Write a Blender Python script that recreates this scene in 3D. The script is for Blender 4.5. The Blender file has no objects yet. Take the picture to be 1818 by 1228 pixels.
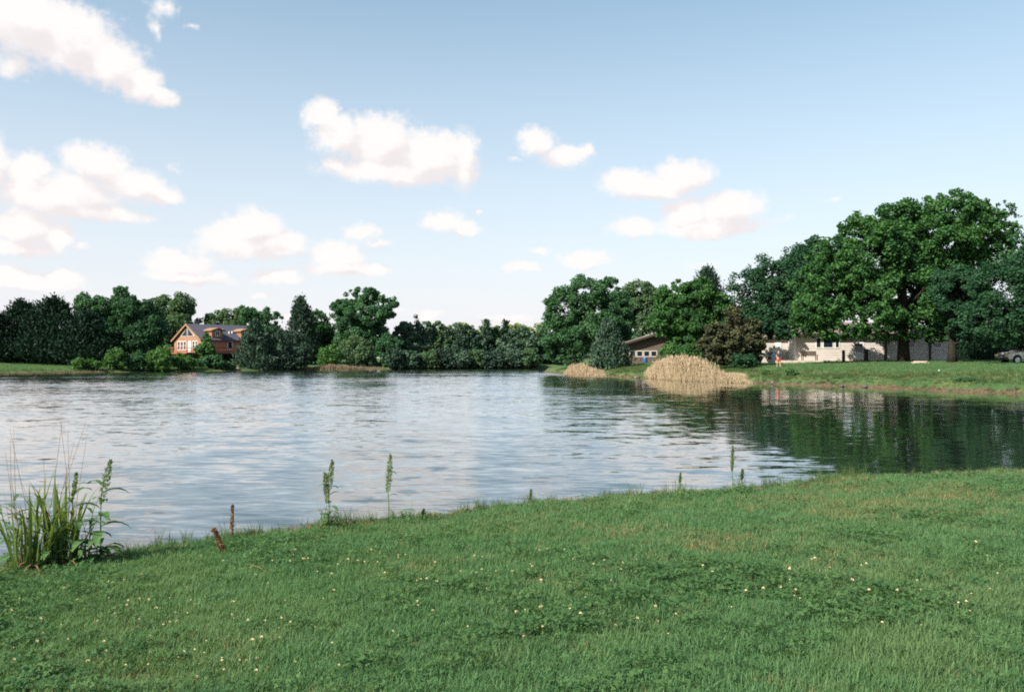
import bpy, math, random
import numpy as np
from mathutils import Vector, Matrix, Quaternion

# ------------------------------------------------------------------ camera, sky, sun, exposure
SC = bpy.context.scene
COL = SC.collection
F = 1500.0            # focal length in photo pixels
CX, HZ = 909.0, 635.0 # principal column, horizon row
CAMZ = 2.4            # eye above the water

cam_d = bpy.data.cameras.new('camera')
cam = bpy.data.objects.new('camera', cam_d); COL.objects.link(cam)
cam_d.sensor_fit = 'HORIZONTAL'; cam_d.sensor_width = 36.0
cam_d.lens = 36.0 * F / 1818.0
cam_d.clip_start = 0.1; cam_d.clip_end = 6000
cam.location = (0, 0, CAMZ)
cam.rotation_euler = (math.radians(90) + math.atan((HZ - 614.0) / F), 0, 0)
SC.camera = cam

SUN_AZ = math.atan2(-0.76, -0.65)   # compass angle of the sun, from +Y towards +X
SUN_EL = math.radians(40)
TOSUN = Vector((math.sin(SUN_AZ) * math.cos(SUN_EL), math.cos(SUN_AZ) * math.cos(SUN_EL), math.sin(SUN_EL)))
sun_d = bpy.data.lights.new('sun', 'SUN'); sun_d.energy = 5.0; sun_d.angle = math.radians(0.55)
sun_d.color = (1.0, 0.94, 0.84)
sun = bpy.data.objects.new('sun', sun_d); COL.objects.link(sun)
sun.rotation_euler = TOSUN.to_track_quat('Z', 'Y').to_euler()

SC.view_settings.view_transform = 'Standard'; SC.view_settings.look = 'None'
SC.view_settings.exposure = 1.05; SC.view_settings.gamma = 1.0
SC.view_settings.use_curve_mapping = False
SC.render.engine = 'CYCLES'
SC.cycles.use_denoising = False
SC.cycles.filter_width = 1.9
SC.cycles.max_bounces = 6; SC.cycles.diffuse_bounces = 3; SC.cycles.glossy_bounces = 3
SC.cycles.transmission_bounces = 4; SC.cycles.transparent_max_bounces = 6
SC.cycles.volume_bounces = 0
SC.cycles.sample_clamp_indirect = 6

# ---- node helper
class NT:
    def __init__(s, nt): s.nt = nt
    def n(s, typ, **kw):
        nd = s.nt.nodes.new(typ)
        for k, v in kw.items(): setattr(nd, k, v)
        return nd
    def link(s, a, b): s.nt.links.new(a, b)
    def put(s, sock, v):
        if hasattr(v, 'is_linked') or isinstance(v, bpy.types.NodeSocket): s.nt.links.new(v, sock)
        else: sock.default_value = v
    def math(s, op, a, b=None, c=None, clamp=False):
        nd = s.n('ShaderNodeMath', operation=op, use_clamp=clamp)
        s.put(nd.inputs[0], a)
        if b is not None: s.put(nd.inputs[1], b)
        if c is not None: s.put(nd.inputs[2], c)
        return nd.outputs[0]
    def vmath(s, op, a, b=None, out=0):
        nd = s.n('ShaderNodeVectorMath', operation=op)
        s.put(nd.inputs[0], a)
        if b is not None: s.put(nd.inputs[1], b)
        return nd.outputs[out]
    def noise(s, vec, scale, detail=3, rough=0.55, dist=0.0, col=False):
        nd = s.n('ShaderNodeTexNoise')
        if vec is not None: s.put(nd.inputs['Vector'], vec)
        nd.inputs['Scale'].default_value = scale; nd.inputs['Detail'].default_value = detail
        nd.inputs['Roughness'].default_value = rough; nd.inputs['Distortion'].default_value = dist
        return nd.outputs['Color' if col else 'Fac']
    def ramp(s, v, a, b, lo=0.0, hi=1.0, smooth=True):
        nd = s.n('ShaderNodeMapRange', interpolation_type='SMOOTHSTEP' if smooth else 'LINEAR')
        s.put(nd.inputs[0], v)
        for i, q in enumerate((a, b, lo, hi)): s.put(nd.inputs[1 + i], q)
        return nd.outputs[0]
    def mix(s, f, a, b, blend='MIX'):
        nd = s.n('ShaderNodeMix', data_type='RGBA', blend_type=blend)
        s.put(nd.inputs[0], f)
        s.put(nd.inputs[6], (*a, 1) if isinstance(a, tuple) and len(a) == 3 else a)
        s.put(nd.inputs[7], (*b, 1) if isinstance(b, tuple) and len(b) == 3 else b)
        return nd.outputs[2]
    def mapping(s, vec, loc=(0, 0, 0), rot=(0, 0, 0), sc=(1, 1, 1), typ='POINT'):
        nd = s.n('ShaderNodeMapping', vector_type=typ)
        s.put(nd.inputs[0], vec); nd.inputs[1].default_value = loc
        nd.inputs[2].default_value = rot; nd.inputs[3].default_value = sc
        return nd.outputs[0]

# ---- world: Nishita sky with fair-weather cumulus given by direction (azimuth, elevation)
W = bpy.data.worlds.new('World'); SC.world = W; W.use_nodes = True
W.node_tree.nodes.clear()
w = NT(W.node_tree)
CLOUDS = [  # (photo column, row, half width, half height, faintness) of each puff
 (40,25,95,60,0),(120,60,85,55,0),(190,108,62,42,0),(243,146,42,28,0),(280,170,26,16,.05),(15,105,60,28,.3),
 (285,12,32,24,.32),(274,52,17,22,.34),(334,54,16,9,.42),
 (-25,285,42,50,0),(45,300,40,32,0),(165,292,58,36,0),(232,328,64,28,0),(285,345,38,15,0),(95,345,105,38,0),(150,376,120,14,.12),(305,292,22,14,.44),
 (38,400,52,32,0),(104,416,28,24,0),(40,438,66,14,.05),(145,434,16,9,.3),
 (55,500,88,15,.04),(15,482,32,13,.1),(112,488,32,13,0),
 (452,405,50,29,0),(400,418,38,25,0),(452,440,95,20,0),(512,432,36,20,.05),
 (318,468,56,22,.06),(335,490,72,11,.08),(300,450,32,15,.2),
 (600,456,46,26,0),(615,475,72,12,0),(668,474,20,10,.05),
 (490,490,40,13,.1),(455,518,24,8,.25),(640,416,30,15,.2),(668,434,26,8,.28),
 (568,202,30,26,0),(596,240,42,34,0),(680,252,72,46,0),(760,276,66,44,0),(820,288,26,42,.04),(700,302,115,24,0),(598,294,32,14,.2),
 (952,250,34,22,.12),(1000,274,44,20,.08),(1040,268,18,14,.14),(915,282,22,8,.4),
 (1118,326,52,27,0),(1216,310,50,30,0),(1165,334,80,16,.05),
 (1218,376,42,26,0),(1300,370,50,31,0),(1260,402,92,18,0),(1390,390,20,15,.42),
 (1125,405,42,19,.08),
 (780,396,42,20,.12),(822,404,30,14,.15),(850,378,11,8,.4),
 (1040,462,40,17,.08),(930,478,46,9,.25),(960,444,24,9,.3),
 (766,555,26,9,.1),(900,562,60,8,.28),(1480,356,26,12,.45),(700,548,40,8,.36),(540,560,50,9,.3),(1250,470,50,9,.38),
]
tc = w.n('ShaderNodeTexCoord')
sep = w.n('ShaderNodeSeparateXYZ'); w.link(tc.outputs['Generated'], sep.inputs[0])
az = w.math('ARCTAN2', sep.outputs[0], sep.outputs[1])
el = w.math('ARCSINE', sep.outputs[2])
cmb = w.n('ShaderNodeCombineXYZ'); w.link(az, cmb.inputs[0]); w.link(el, cmb.inputs[1])
P0 = cmb.outputs[0]
# node group: distance-like field of all puffs
G = bpy.data.node_groups.new('cloud_field', 'ShaderNodeTree')
G.interface.new_socket('Vector', in_out='INPUT', socket_type='NodeSocketVector')
G.interface.new_socket('Field', in_out='OUTPUT', socket_type='NodeSocketFloat')
g = NT(G)
gi = g.n('NodeGroupInput'); go = g.n('NodeGroupOutput')
wn = g.noise(gi.outputs[0], 9.0, 2, .5, col=True)
wn2 = g.noise(gi.outputs[0], 34.0, 4, .6, col=True)
warp = g.vmath('ADD', g.vmath('MULTIPLY', g.vmath('SUBTRACT', wn, (.5, .5, .5)), (.028, .020, 0)),
               g.vmath('MULTIPLY', g.vmath('SUBTRACT', wn2, (.5, .5, .5)), (.026, .021, 0)))
pw = g.vmath('ADD', gi.outputs[0], warp)
acc = None
for (px, py, rx, ry, ft) in CLOUDS:
    a = math.atan((px - CX) / F); e = math.atan((HZ - py) / F * math.cos(a))
    ra = rx / F * math.cos(a) ** 2 * 1.17; re = ry / F * math.cos(a) * 1.15
    pq = pw
    if acc is not None:   # keeps the puffs evaluated one after another
        nd = g.n('ShaderNodeVectorMath', operation='MULTIPLY_ADD')
        g.link(acc, nd.inputs[0]); nd.inputs[1].default_value = (1e-9, 1e-9, 1e-9); g.link(pw, nd.inputs[2]); pq = nd.outputs[0]
    ra *= 1 + 2 * ft; re *= 1 + 2 * ft
    m = g.mapping(pq, (a, e, 0), (0, 0, 0), (ra, re, 1), 'TEXTURE')
    ln = g.vmath('LENGTH', m, out=1)
    if ft: ln = g.math('ADD', ln, ft * 1.9)
    if acc is None: acc = ln
    else:
        nd = g.n('ShaderNodeMath', operation='SMOOTH_MIN')
        g.link(acc, nd.inputs[0]); g.link(ln, nd.inputs[1]); nd.inputs[2].default_value = .14
        acc = nd.outputs[0]
g.link(acc, go.inputs[0])
# the rest of the sky, all round beyond the frame: same kind of scattered cumulus
G2 = bpy.data.node_groups.new('cloud_field_around', 'ShaderNodeTree')
G2.interface.new_socket('Vector', in_out='INPUT', socket_type='NodeSocketVector')
G2.interface.new_socket('Field', in_out='OUTPUT', socket_type='NodeSocketFloat')
g = NT(G2); gi = g.n('NodeGroupInput'); go = g.n('NodeGroupOutput')
ev = g.n('ShaderNodeSeparateXYZ'); g.link(gi.outputs[0], ev.inputs[0])
aa = g.math('ABSOLUTE', ev.outputs[0])
outm = g.math('MAXIMUM', g.ramp(aa, .56, .68), g.ramp(ev.outputs[1], .43, .50))
rn = g.noise(g.mapping(gi.outputs[0], (3, 1, 0), (0, 0, 0), (1, 1.9, 1)), 4.2, 4, .5)
rf = g.ramp(rn, .50, .66, 1.5, .55, smooth=False)
g.link(g.math('ADD', rf, g.math('MULTIPLY', g.math('SUBTRACT', 1.0, outm), 3.0)), go.inputs[0])
def field(vec, grp):
    nd = w.n('ShaderNodeGroup'); nd.node_tree = grp
    w.put(nd.inputs[0], vec); return nd.outputs[0]
def over(skyc, f0, f1, detail):
    fine = w.noise(P0, 95.0, detail, .62)
    fd = w.math('ADD', f0, w.math('MULTIPLY', w.math('SUBTRACT', fine, .5), .75))
    alpha = w.ramp(fd, 1.20, .58)
    alpha = w.math('MULTIPLY', alpha, w.ramp(el, .0, .04, .35, 1.0))
    mid = w.noise(w.mapping(P0, sc=(1, 1.5, 1)), 26.0, 3, .55)
    lit = w.ramp(w.math('ADD', w.math('ADD', w.math('SUBTRACT', f1, f0), w.math('MULTIPLY', w.math('SUBTRACT', mid, .5), 1.5)), w.math('MULTIPLY', w.math('SUBTRACT', fine, .5), .5)), -.40, .30)
    cloud_col = w.mix(lit, (6.15, 5.8, 5.85), (7.1, 6.85, 6.7))
    b = w.n('ShaderNodeBackground'); b.inputs[1].default_value = 0.070
    w.link(w.mix(alpha, skyc, cloud_col), b.inputs[0]); return b.outputs[0]
sky = w.n('ShaderNodeTexSky', sky_type='NISHITA', sun_disc=False)
sky.sun_elevation = SUN_EL; sky.sun_rotation = SUN_AZ
sky.air_density = 1.0; sky.dust_density = 0.9; sky.ozone_density = 2.2; sky.altitude = 300
haze_f = w.ramp(el, .62, .0, .0, 1.0, smooth=False)
haze_f = w.math('POWER', haze_f, 1.55)
skyc = w.mix(1.0, sky.outputs[0], (1.18, 1.49, 1.27), 'MULTIPLY')
skyc = w.mix(haze_f, skyc, (6.35, 6.02, 6.45))
P1 = w.vmath('ADD', P0, (-.012, .020, 0))
front = over(skyc, w.math('MINIMUM', field(P0, G), field(P0, G2)), w.math('MINIMUM', field(P1, G), field(P1, G2)), 5)
around = over(skyc, field(P0, G2), field(P1, G2), 2)
inwin = w.math('MULTIPLY', w.math('LESS_THAN', w.math('ABSOLUTE', az), .70), w.math('MULTIPLY', w.math('LESS_THAN', el, .52), w.math('GREATER_THAN', el, 0.0)))
bg = w.n('ShaderNodeMixShader'); w.link(inwin, bg.inputs[0]); w.link(around, bg.inputs[1]); w.link(front, bg.inputs[2])
wo = w.n('ShaderNodeOutputWorld'); w.link(bg.outputs[0], wo.inputs[0])
W.cycles.sampling_method = 'MANUAL'; W.cycles.sample_map_resolution = 512

# ------------------------------------------------------------------ helpers
rng = np.random.default_rng(7)
random.seed(7)
def tag(o, label=None, cat=None, group=None, kind=None):
    if label: o['label'] = label
    if cat: o['category'] = cat
    if group: o['group'] = group
    if kind: o['kind'] = kind
    return o
def empty(name, loc=(0, 0, 0), rz=0.0):
    o = bpy.data.objects.new(name, None); COL.objects.link(o)
    o.location = loc; o.rotation_euler = (0, 0, rz); o.empty_display_size = .2
    return o
def link(name, me, parent=None, mat=None):
    if mat is not None and not me.materials: me.materials.append(mat)
    o = bpy.data.objects.new(name, me); COL.objects.link(o)
    if parent is not None: o.parent = parent
    return o
def np_mesh(name, V, faces_n, Fidx, tint=None, smooth=False):
    """V (n,3); faces all with faces_n corners, Fidx (m,faces_n)."""
    me = bpy.data.meshes.new(name)
    me.vertices.add(len(V)); me.vertices.foreach_set('co', np.ascontiguousarray(V, dtype=np.float32).ravel())
    m = len(Fidx)
    me.loops.add(m * faces_n); me.loops.foreach_set('vertex_index', np.ascontiguousarray(Fidx, dtype=np.int32).ravel())
    me.polygons.add(m); me.polygons.foreach_set('loop_start', np.arange(m, dtype=np.int32) * faces_n)
    me.update(calc_edges=True)
    if smooth: me.polygons.foreach_set('use_smooth', np.ones(m, dtype=bool))
    if tint is not None:
        at = me.attributes.new('tint', 'FLOAT', 'POINT'); at.data.foreach_set('value', np.ascontiguousarray(tint, dtype=np.float32))
    return me
class MB:
    def __init__(s): s.v = []; s.f = []
    def quad_prism(s, pts, d):
        """closed polygon pts (3-D) pushed along vector d"""
        n = len(pts); b = len(s.v)
        s.v += [tuple(p) for p in pts] + [tuple(Vector(p) + Vector(d)) for p in pts]
        s.f.append(tuple(range(b + n - 1, b - 1, -1))); s.f.append(tuple(range(b + n, b + 2 * n)))
        for i in range(n):
            j = (i + 1) % n
            s.f.append((b + i, b + j, b + n + j, b + n + i))
        return s
    def box(s, x0, x1, y0, y1, z0, z1):
        return s.quad_prism([(x0, y0, z0), (x1, y0, z0), (x1, y1, z0), (x0, y1, z0)], (0, 0, z1 - z0))
    def tube(s, pts, rad, n=6, cap=True):
        pts = [Vector(p) for p in pts]; b = len(s.v)
        if not hasattr(rad, '__len__'): rad = [rad] * len(pts)
        for i, p in enumerate(pts):
            t = (pts[min(i + 1, len(pts) - 1)] - pts[max(i - 1, 0)]).normalized()
            u = t.cross(Vector((1, 0, 0)) if abs(t.x) < .8 else Vector((0, 1, 0))).normalized(); q = t.cross(u)
            for k in range(n):
                a = 2 * math.pi * k / n
                s.v.append(tuple(p + (u * math.cos(a) + q * math.sin(a)) * rad[i]))
        for i in range(len(pts) - 1):
            for k in range(n):
                k2 = (k + 1) % n
                s.f.append((b + i * n + k, b + i * n + k2, b + (i + 1) * n + k2, b + (i + 1) * n + k))
        if cap:
            s.f.append(tuple(range(b + n - 1, b - 1, -1)))
            e = b + (len(pts) - 1) * n; s.f.append(tuple(range(e, e + n)))
        return s
    def mesh(s, name, smooth=False):
        me = bpy.data.meshes.new(name); me.from_pydata(s.v, [], s.f); me.update()
        if smooth: me.polygons.foreach_set('use_smooth', np.ones(len(me.polygons), dtype=bool))
        return me
    def build(s, name, mat, parent=None, smooth=False, bevel=0):
        o = link(name, s.mesh(name, smooth), parent, mat)
        if bevel:
            m = o.modifiers.new('bevel', 'BEVEL'); m.width = bevel; m.segments = 2; m.limit_method = 'ANGLE'
        return o
def atx(px, d): return (px - CX) / F * d
def atz(py, d): return CAMZ + (HZ - py) / F * d
def sstep(a, b, x):
    t = np.clip((x - a) / (b - a), 0, 1); return t * t * (3 - 2 * t)

# ------------------------------------------------------------------ materials
MATS = {}
def newmat(name):
    m = bpy.data.materials.new(name); m.use_nodes = True; m.node_tree.nodes.clear()
    t = NT(m.node_tree); MATS[name] = m
    out = t.n('ShaderNodeOutputMaterial')
    return m, t, out
def plain(name, col, rough=.7, spec=.3, var=.15, scale=3.0, metallic=0.0, bump=0.0, bscale=20, coat=0):
    m, t, out = newmat(name)
    b = t.n('ShaderNodeBsdfPrincipled')
    tcn = t.n('ShaderNodeTexCoord')
    nz = t.noise(tcn.outputs['Object'], scale, 4, .6)
    c = t.mix(t.ramp(nz, .3, .7), tuple(v * (1 - var) for v in col), tuple(min(1, v * (1 + var)) for v in col))
    t.link(c, b.inputs['Base Color'])
    b.inputs['Roughness'].default_value = rough; b.inputs['Specular IOR Level'].default_value = spec
    b.inputs['Metallic'].default_value = metallic; b.inputs['Coat Weight'].default_value = coat
    if bump:
        bp = t.n('ShaderNodeBump'); bp.inputs['Strength'].default_value = .6; bp.inputs['Distance'].default_value = bump
        t.link(t.noise(tcn.outputs['Object'], bscale, 3), bp.inputs['Height']); t.link(bp.outputs[0], b.inputs['Normal'])
    t.link(b.outputs[0], out.inputs[0])
    return m
def leafmat(name, dark, light, trans=.35, rnd=.25, patch=None, rough=.6, spec=.12):
    """leaf: colour from each leaf's own tint and each plant's own shade"""
    m, t, out = newmat(name)
    at = t.n('ShaderNodeAttribute', attribute_name='tint')
    oi = t.n('ShaderNodeObjectInfo')
    f = t.math('ADD', at.outputs['Fac'], t.math('MULTIPLY', t.math('SUBTRACT', oi.outputs['Random'], .5), rnd), clamp=True)
    c = t.mix(f, dark, light)
    if patch:   # patches of another growth over the ground
        gp = t.n('ShaderNodeNewGeometry')
        nz = t.noise(gp.outputs['Position'], patch[1], 3, .6)
        c = t.mix(t.math('MULTIPLY', t.ramp(nz, .42, .68), patch[2]), c, patch[0])
    b = t.n('ShaderNodeBsdfPrincipled'); t.link(c, b.inputs['Base Color'])
    b.inputs['Roughness'].default_value = rough; b.inputs['Specular IOR Level'].default_value = spec
    tr = t.n('ShaderNodeBsdfTranslucent')
    t.link(t.mix(1.0, c, (1.25, 1.25, .6), 'MULTIPLY'), tr.inputs[0])
    ms = t.n('ShaderNodeMixShader'); ms.inputs[0].default_value = trans
    t.link(b.outputs[0], ms.inputs[1]); t.link(tr.outputs[0], ms.inputs[2]); t.link(ms.outputs[0], out.inputs[0])
    return m
L = {}
L['maple']  = leafmat('maple_leaf', (.016, .060, .025), (.080, .182, .048))
L['broad']  = leafmat('broad_leaf', (.032, .094, .048), (.078, .165, .066))
L['pale']   = leafmat('pale_leaf', (.050, .105, .055), (.115, .180, .085))
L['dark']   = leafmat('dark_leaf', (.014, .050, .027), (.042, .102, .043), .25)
L['bright'] = leafmat('bright_leaf', (.040, .110, .035), (.100, .200, .055))
L['cedar']  = leafmat('cedar_needle', (.018, .042, .030), (.045, .078, .050), .12)
L['greyc']  = leafmat('grey_cedar_needle', (.034, .072, .048), (.080, .125, .080), .12)
L['brownc'] = leafmat('bronzed_cedar_needle', (.030, .042, .022), (.105, .098, .045), .12)
L['blackc'] = leafmat('dark_cedar_needle', (.006, .020, .013), (.018, .042, .022), .10)
L['bluish'] = leafmat('hazed_leaf', (.042, .092, .060), (.100, .162, .100), .25)  # distance haze put into the leaf colour as a bluer, greyer green
L['yellow'] = leafmat('sunlit_leaf', (.13, .17, .05), (.26, .29, .09))  # sunlight on the far treetops put into the colour as bright yellow green
L['reed']   = leafmat('dry_reed', (.33, .25, .165), (.55, .44, .31), .25)
L['straw']  = leafmat('dry_grass', (.16, .115, .085), (.27, .20, .145), .2)
L['weed']   = leafmat('weed_leaf', (.045, .115, .045), (.115, .20, .065), .35)
L['seed']   = leafmat('green_seed', (.11, .17, .075), (.22, .27, .12), .3)
L['cane']   = leafmat('broad_grass_leaf', (.030, .090, .035), (.17, .22, .055), .35)
L['grass']  = leafmat('lawn_blade', (.056, .134, .056), (.130, .238, .100), .40, .5, ((.155, .212, .090), .45, .5))
L['clover'] = leafmat('clover_leaf', (.032, .090, .034), (.092, .165, .058), .35, .7)
L['dry']    = leafmat('dry_lawn_blade', (.14, .145, .06), (.25, .23, .11), .3, .4)
L['tall']   = leafmat('tall_grass_blade', (.040, .085, .030), (.12, .16, .06), .35, .6)
L['dead']   = leafmat('dead_leaf', (.10, .055, .03), (.30, .18, .10), .15)
M = {}
M['bark']   = plain('bark', (.024, .020, .016), .9, .1, .35, 6, bump=.03, bscale=14)  # tree shade on the trunks put into the base colour, kept very dark
M['barkl']  = plain('pale_bark', (.14, .11, .085), .9, .1, .3, 6, bump=.03, bscale=14)
M['stemg']  = plain('green_stem', (.10, .15, .055), .6, .2, .2, 8)
M['stemb']  = plain('dry_stem', (.30, .17, .09), .8, .1, .3, 12)
M['white']  = plain('white_paint', (.62, .60, .57), .5, .3, .06, 2)
M['trim']   = plain('aged_trim', (.45, .40, .33), .6, .3, .1, 2)
M['log']    = plain('stained_log', (.26, .115, .065), .6, .3, .2, 2)
M['logd']   = plain('log_fascia', (.27, .15, .085), .6, .3, .15, 2)
M['deck']   = plain('redwood_deck', (.26, .085, .05), .7, .2, .25, 4)
M['darkw']  = plain('dark_timber', (.045, .032, .026), .8, .2, .3, 5)
M['conc']   = plain('concrete', (.42, .37, .30), .9, .2, .15, 2)
M['brick']  = plain('brown_brick', (.12, .087, .070), .9, .1, .25, 5)
M['stone']  = plain('pale_stone', (.28, .23, .17), .9, .1, .3, 5, bump=.03, bscale=9)
M['stoned'] = plain('dark_stone', (.10, .085, .07), .9, .1, .3, 5, bump=.03, bscale=9)
M['door']   = plain('pale_door', (.60, .66, .68), .4, .4, .05, 2)
M['blue']   = plain('blue_plastic', (.03, .09, .26), .45, .4, .1, 2)
M['pblue']  = plain('pale_blue_plastic', (.30, .42, .52), .45, .4, .1, 2)
M['silver'] = plain('silver_paint', (.40, .38, .36), .30, .5, .03, 1, metallic=.35, coat=.6)
M['rubber'] = plain('rubber', (.018, .018, .020), .8, .2, .2, 8)
M['rim']    = plain('wheel_rim', (.55, .55, .55), .35, .5, .05, 4, metallic=.7)
M['black']  = plain('black_trim', (.02, .02, .022), .5, .3, .1, 4)
M['lamp']   = plain('amber_lens', (.75, .42, .14), .15, .6, .05, 4)
M['skin']   = plain('skin', (.50, .29, .20), .6, .3, .06, 8)
M['red']    = plain('red_cloth', (.72, .085, .035), .85, .1, .08, 8)
M['navy']   = plain('navy_cloth', (.035, .060, .16), .85, .1, .1, 8)
M['charcl'] = plain('charcoal_cloth', (.055, .065, .075), .85, .1, .1, 8)
M['maroon'] = plain('maroon_cloth', (.18, .035, .04), .85, .1, .1, 8)
M['hair']   = plain('brown_hair', (.06, .035, .02), .7, .2, .2, 20)
M['petal']  = plain('clover_petal', (.66, .56, .34), .7, .2, .15, 60)
def glassmat():
    m, t, out = newmat('window_glass')
    b = t.n('ShaderNodeBsdfPrincipled'); b.inputs['Base Color'].default_value = (.012, .018, .03, 1)
    b.inputs['Roughness'].default_value = .06; b.inputs['Specular IOR Level'].default_value = .6
    t.link(b.outputs[0], out.inputs[0]); return m
M['glass'] = glassmat()
def boards(name, col, pitch, groove=.35, axis=2, rough=.7):
    """weatherboard or log courses too fine to pick apart at this distance"""
    m, t, out = newmat(name)
    tcn = t.n('ShaderNodeTexCoord'); sp = t.n('ShaderNodeSeparateXYZ'); t.link(tcn.outputs['Object'], sp.inputs[0])
    fr = t.math('FRACT', t.math('DIVIDE', sp.outputs[axis], pitch))
    nz = t.noise(t.mapping(tcn.outputs['Object'], sc=(.5, .5, 4)), 1.6, 4, .6)
    c = t.mix(t.ramp(nz, .3, .7), tuple(v * .86 for v in col), tuple(v * 1.1 for v in col))
    b = t.n('ShaderNodeBsdfPrincipled'); t.link(c, b.inputs['Base Color']); b.inputs['Roughness'].default_value = rough
    bp = t.n('ShaderNodeBump'); bp.inputs['Distance'].default_value = groove * pitch; bp.inputs['Strength'].default_value = .8
    t.link(t.math('ABSOLUTE', t.math('SUBTRACT', fr, .5)), bp.inputs['Height']); t.link(bp.outputs[0], b.inputs['Normal'])
    t.link(b.outputs[0], out.inputs[0]); return m
M['siding'] = boards('cream_siding', (.50, .445, .40), .2)
M['logwall'] = boards('log_wall', (.30, .155, .095), .28)
M['shingle'] = boards('grey_shingle', (.055, .055, .075), .25, .2, 2, .9)
M['shingleb'] = boards('brown_shingle', (.15, .118, .098), .25, .2, 2, .9)

# ------------------------------------------------------------------ lake outline and terrain
def wl(px, py, dz=0):
    d = F * CAMZ / (py - HZ); return (atx(px, d), d)
NEAR = [(-130, 12), (-60, 2), (-22, 4.5), (-11, 7.4)] + [wl(*q) for q in ((0, 1012), (110, 1004), (200, 990), (300, 975), (400, 962), (500, 948), (600, 940), (700, 930), (800, 918), (900, 905), (1000, 894), (1100, 886), (1200, 879), (1340, 874), (1395, 866), (1450, 856), (1540, 852), (1640, 848), (1818, 841))] + [(17, 20.5), (30, 23), (60, 28), (100, 34)]
RIGHT = [(105, 48), (70, 50), (48, 53)] + [wl(*q) for q in ((1818, 700), (1700, 696), (1600, 691), (1500, 687), (1400, 683.5), (1300, 680), (1200, 676), (1150, 672.5), (1100, 670), (1050, 667), (1000, 664.5), (965, 661))] + [(6.5, 160), (12, 172), (20, 181), (12, 184)]
FARS = [wl(*q) for q in ((950, 655), (850, 655), (760, 655.5), (700, 656), (620, 657), (540, 657), (470, 658), (400, 659), (300, 660), (180, 661.5), (90, 663), (0, 665))] + [(-95, 104), (-125, 80), (-140, 45)]
POLY = np.array(NEAR + RIGHT + FARS)
def sdf(x, y):
    """signed distance to the lake edge, positive on land"""
    x = np.asarray(x, float); y = np.asarray(y, float); sh = x.shape; x = x.ravel(); y = y.ravel()
    d2 = np.full(x.shape, 1e12); ins = np.zeros(x.shape, bool)
    for (ax, ay), (bx, by) in zip(POLY, np.roll(POLY, -1, 0)):
        ex, ey = bx - ax, by - ay; t = np.clip(((x - ax) * ex + (y - ay) * ey) / (ex * ex + ey * ey), 0, 1)
        d2 = np.minimum(d2, (x - ax - t * ex) ** 2 + (y - ay - t * ey) ** 2)
        c = ((ay > y) != (by > y)) & (x < (bx - ax) * (y - ay) / ((by - ay) if by != ay else 1e-9) + ax)
        ins ^= c
    d = np.sqrt(d2); return np.where(ins, -d, d).reshape(sh)
def wob(x, y, s, seed=0):
    a = seed * 1.7
    return (np.sin(x * s + 1.3 + a) * np.cos(y * s * 1.1 + .4 + a) + .5 * np.sin(x * s * 2.3 + y * s * 1.7 + a) + .3 * np.sin(y * s * 4.1 - x * s * 3.3 + a)) / 1.8
def hgt(x, y):
    x = np.asarray(x, float); y = np.asarray(y, float); s = sdf(x, y)
    s = s + np.where(y < 32, .10 * wob(x, y, 2.1), .35 * wob(x, y, .55)) * np.exp(-np.abs(s) / 3)
    wn = 1 - sstep(26, 40, y); wr = sstep(-5, 5, x) * (1 - wn); wf = 1 - wn - wr
    sp = np.maximum(s, 0)
    hn = .13 * sstep(0, .5, sp) + np.minimum(.052 * sp, 1.0) + .025 * wob(x, y, 1.4) * sstep(.3, 1.5, sp)
    hr = .48 * sstep(0, .9, sp) + 1.62 * (1 - np.exp(-sp / 9.5)) + .07 * wob(x, y, .5, 2) * sstep(.2, 2, sp)
    hf = .35 * sstep(0, 1.5, sp) + np.minimum(.042 * sp, 1.5) + .06 * wob(x, y, .4, 1) * sstep(.5, 3, sp)
    hl = wn * hn + wr * hr + wf * hf
    hw = -np.minimum(.35 * np.maximum(-s, 0), 1.6) - .01
    return np.where(s > 0, hl, hw)
def hz1(x, y): return float(hgt(np.array([x]), np.array([y]))[0])
def lines(segs):
    out = []
    for a, b, st in segs: out += list(np.arange(a, b, st))
    return np.array(out + [segs[-1][1]])
gx = lines([(-2200, -400, 300), (-400, -140, 40), (-140, -16, 2.0), (-16, 20, .3), (20, 60, .7), (60, 140, 4), (140, 400, 40), (400, 2200, 300)])
gy = lines([(-600, -60, 90), (-60, 2, 8), (2, 22, .3), (22, 46, 3), (46, 110, .7), (110, 200, 1.5), (200, 400, 25), (400, 2600, 300)])
GX, GY = np.meshgrid(gx, gy); GZ = hgt(GX, GY)
nx, ny = len(gx), len(gy); ii = np.arange(nx * ny).reshape(ny, nx)
Fq = np.stack([ii[:-1, :-1], ii[:-1, 1:], ii[1:, 1:], ii[1:, :-1]], -1).reshape(-1, 4)
me = np_mesh('ground', np.stack([GX, GY, GZ], -1).reshape(-1, 3), 4, Fq, smooth=True)
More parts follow.
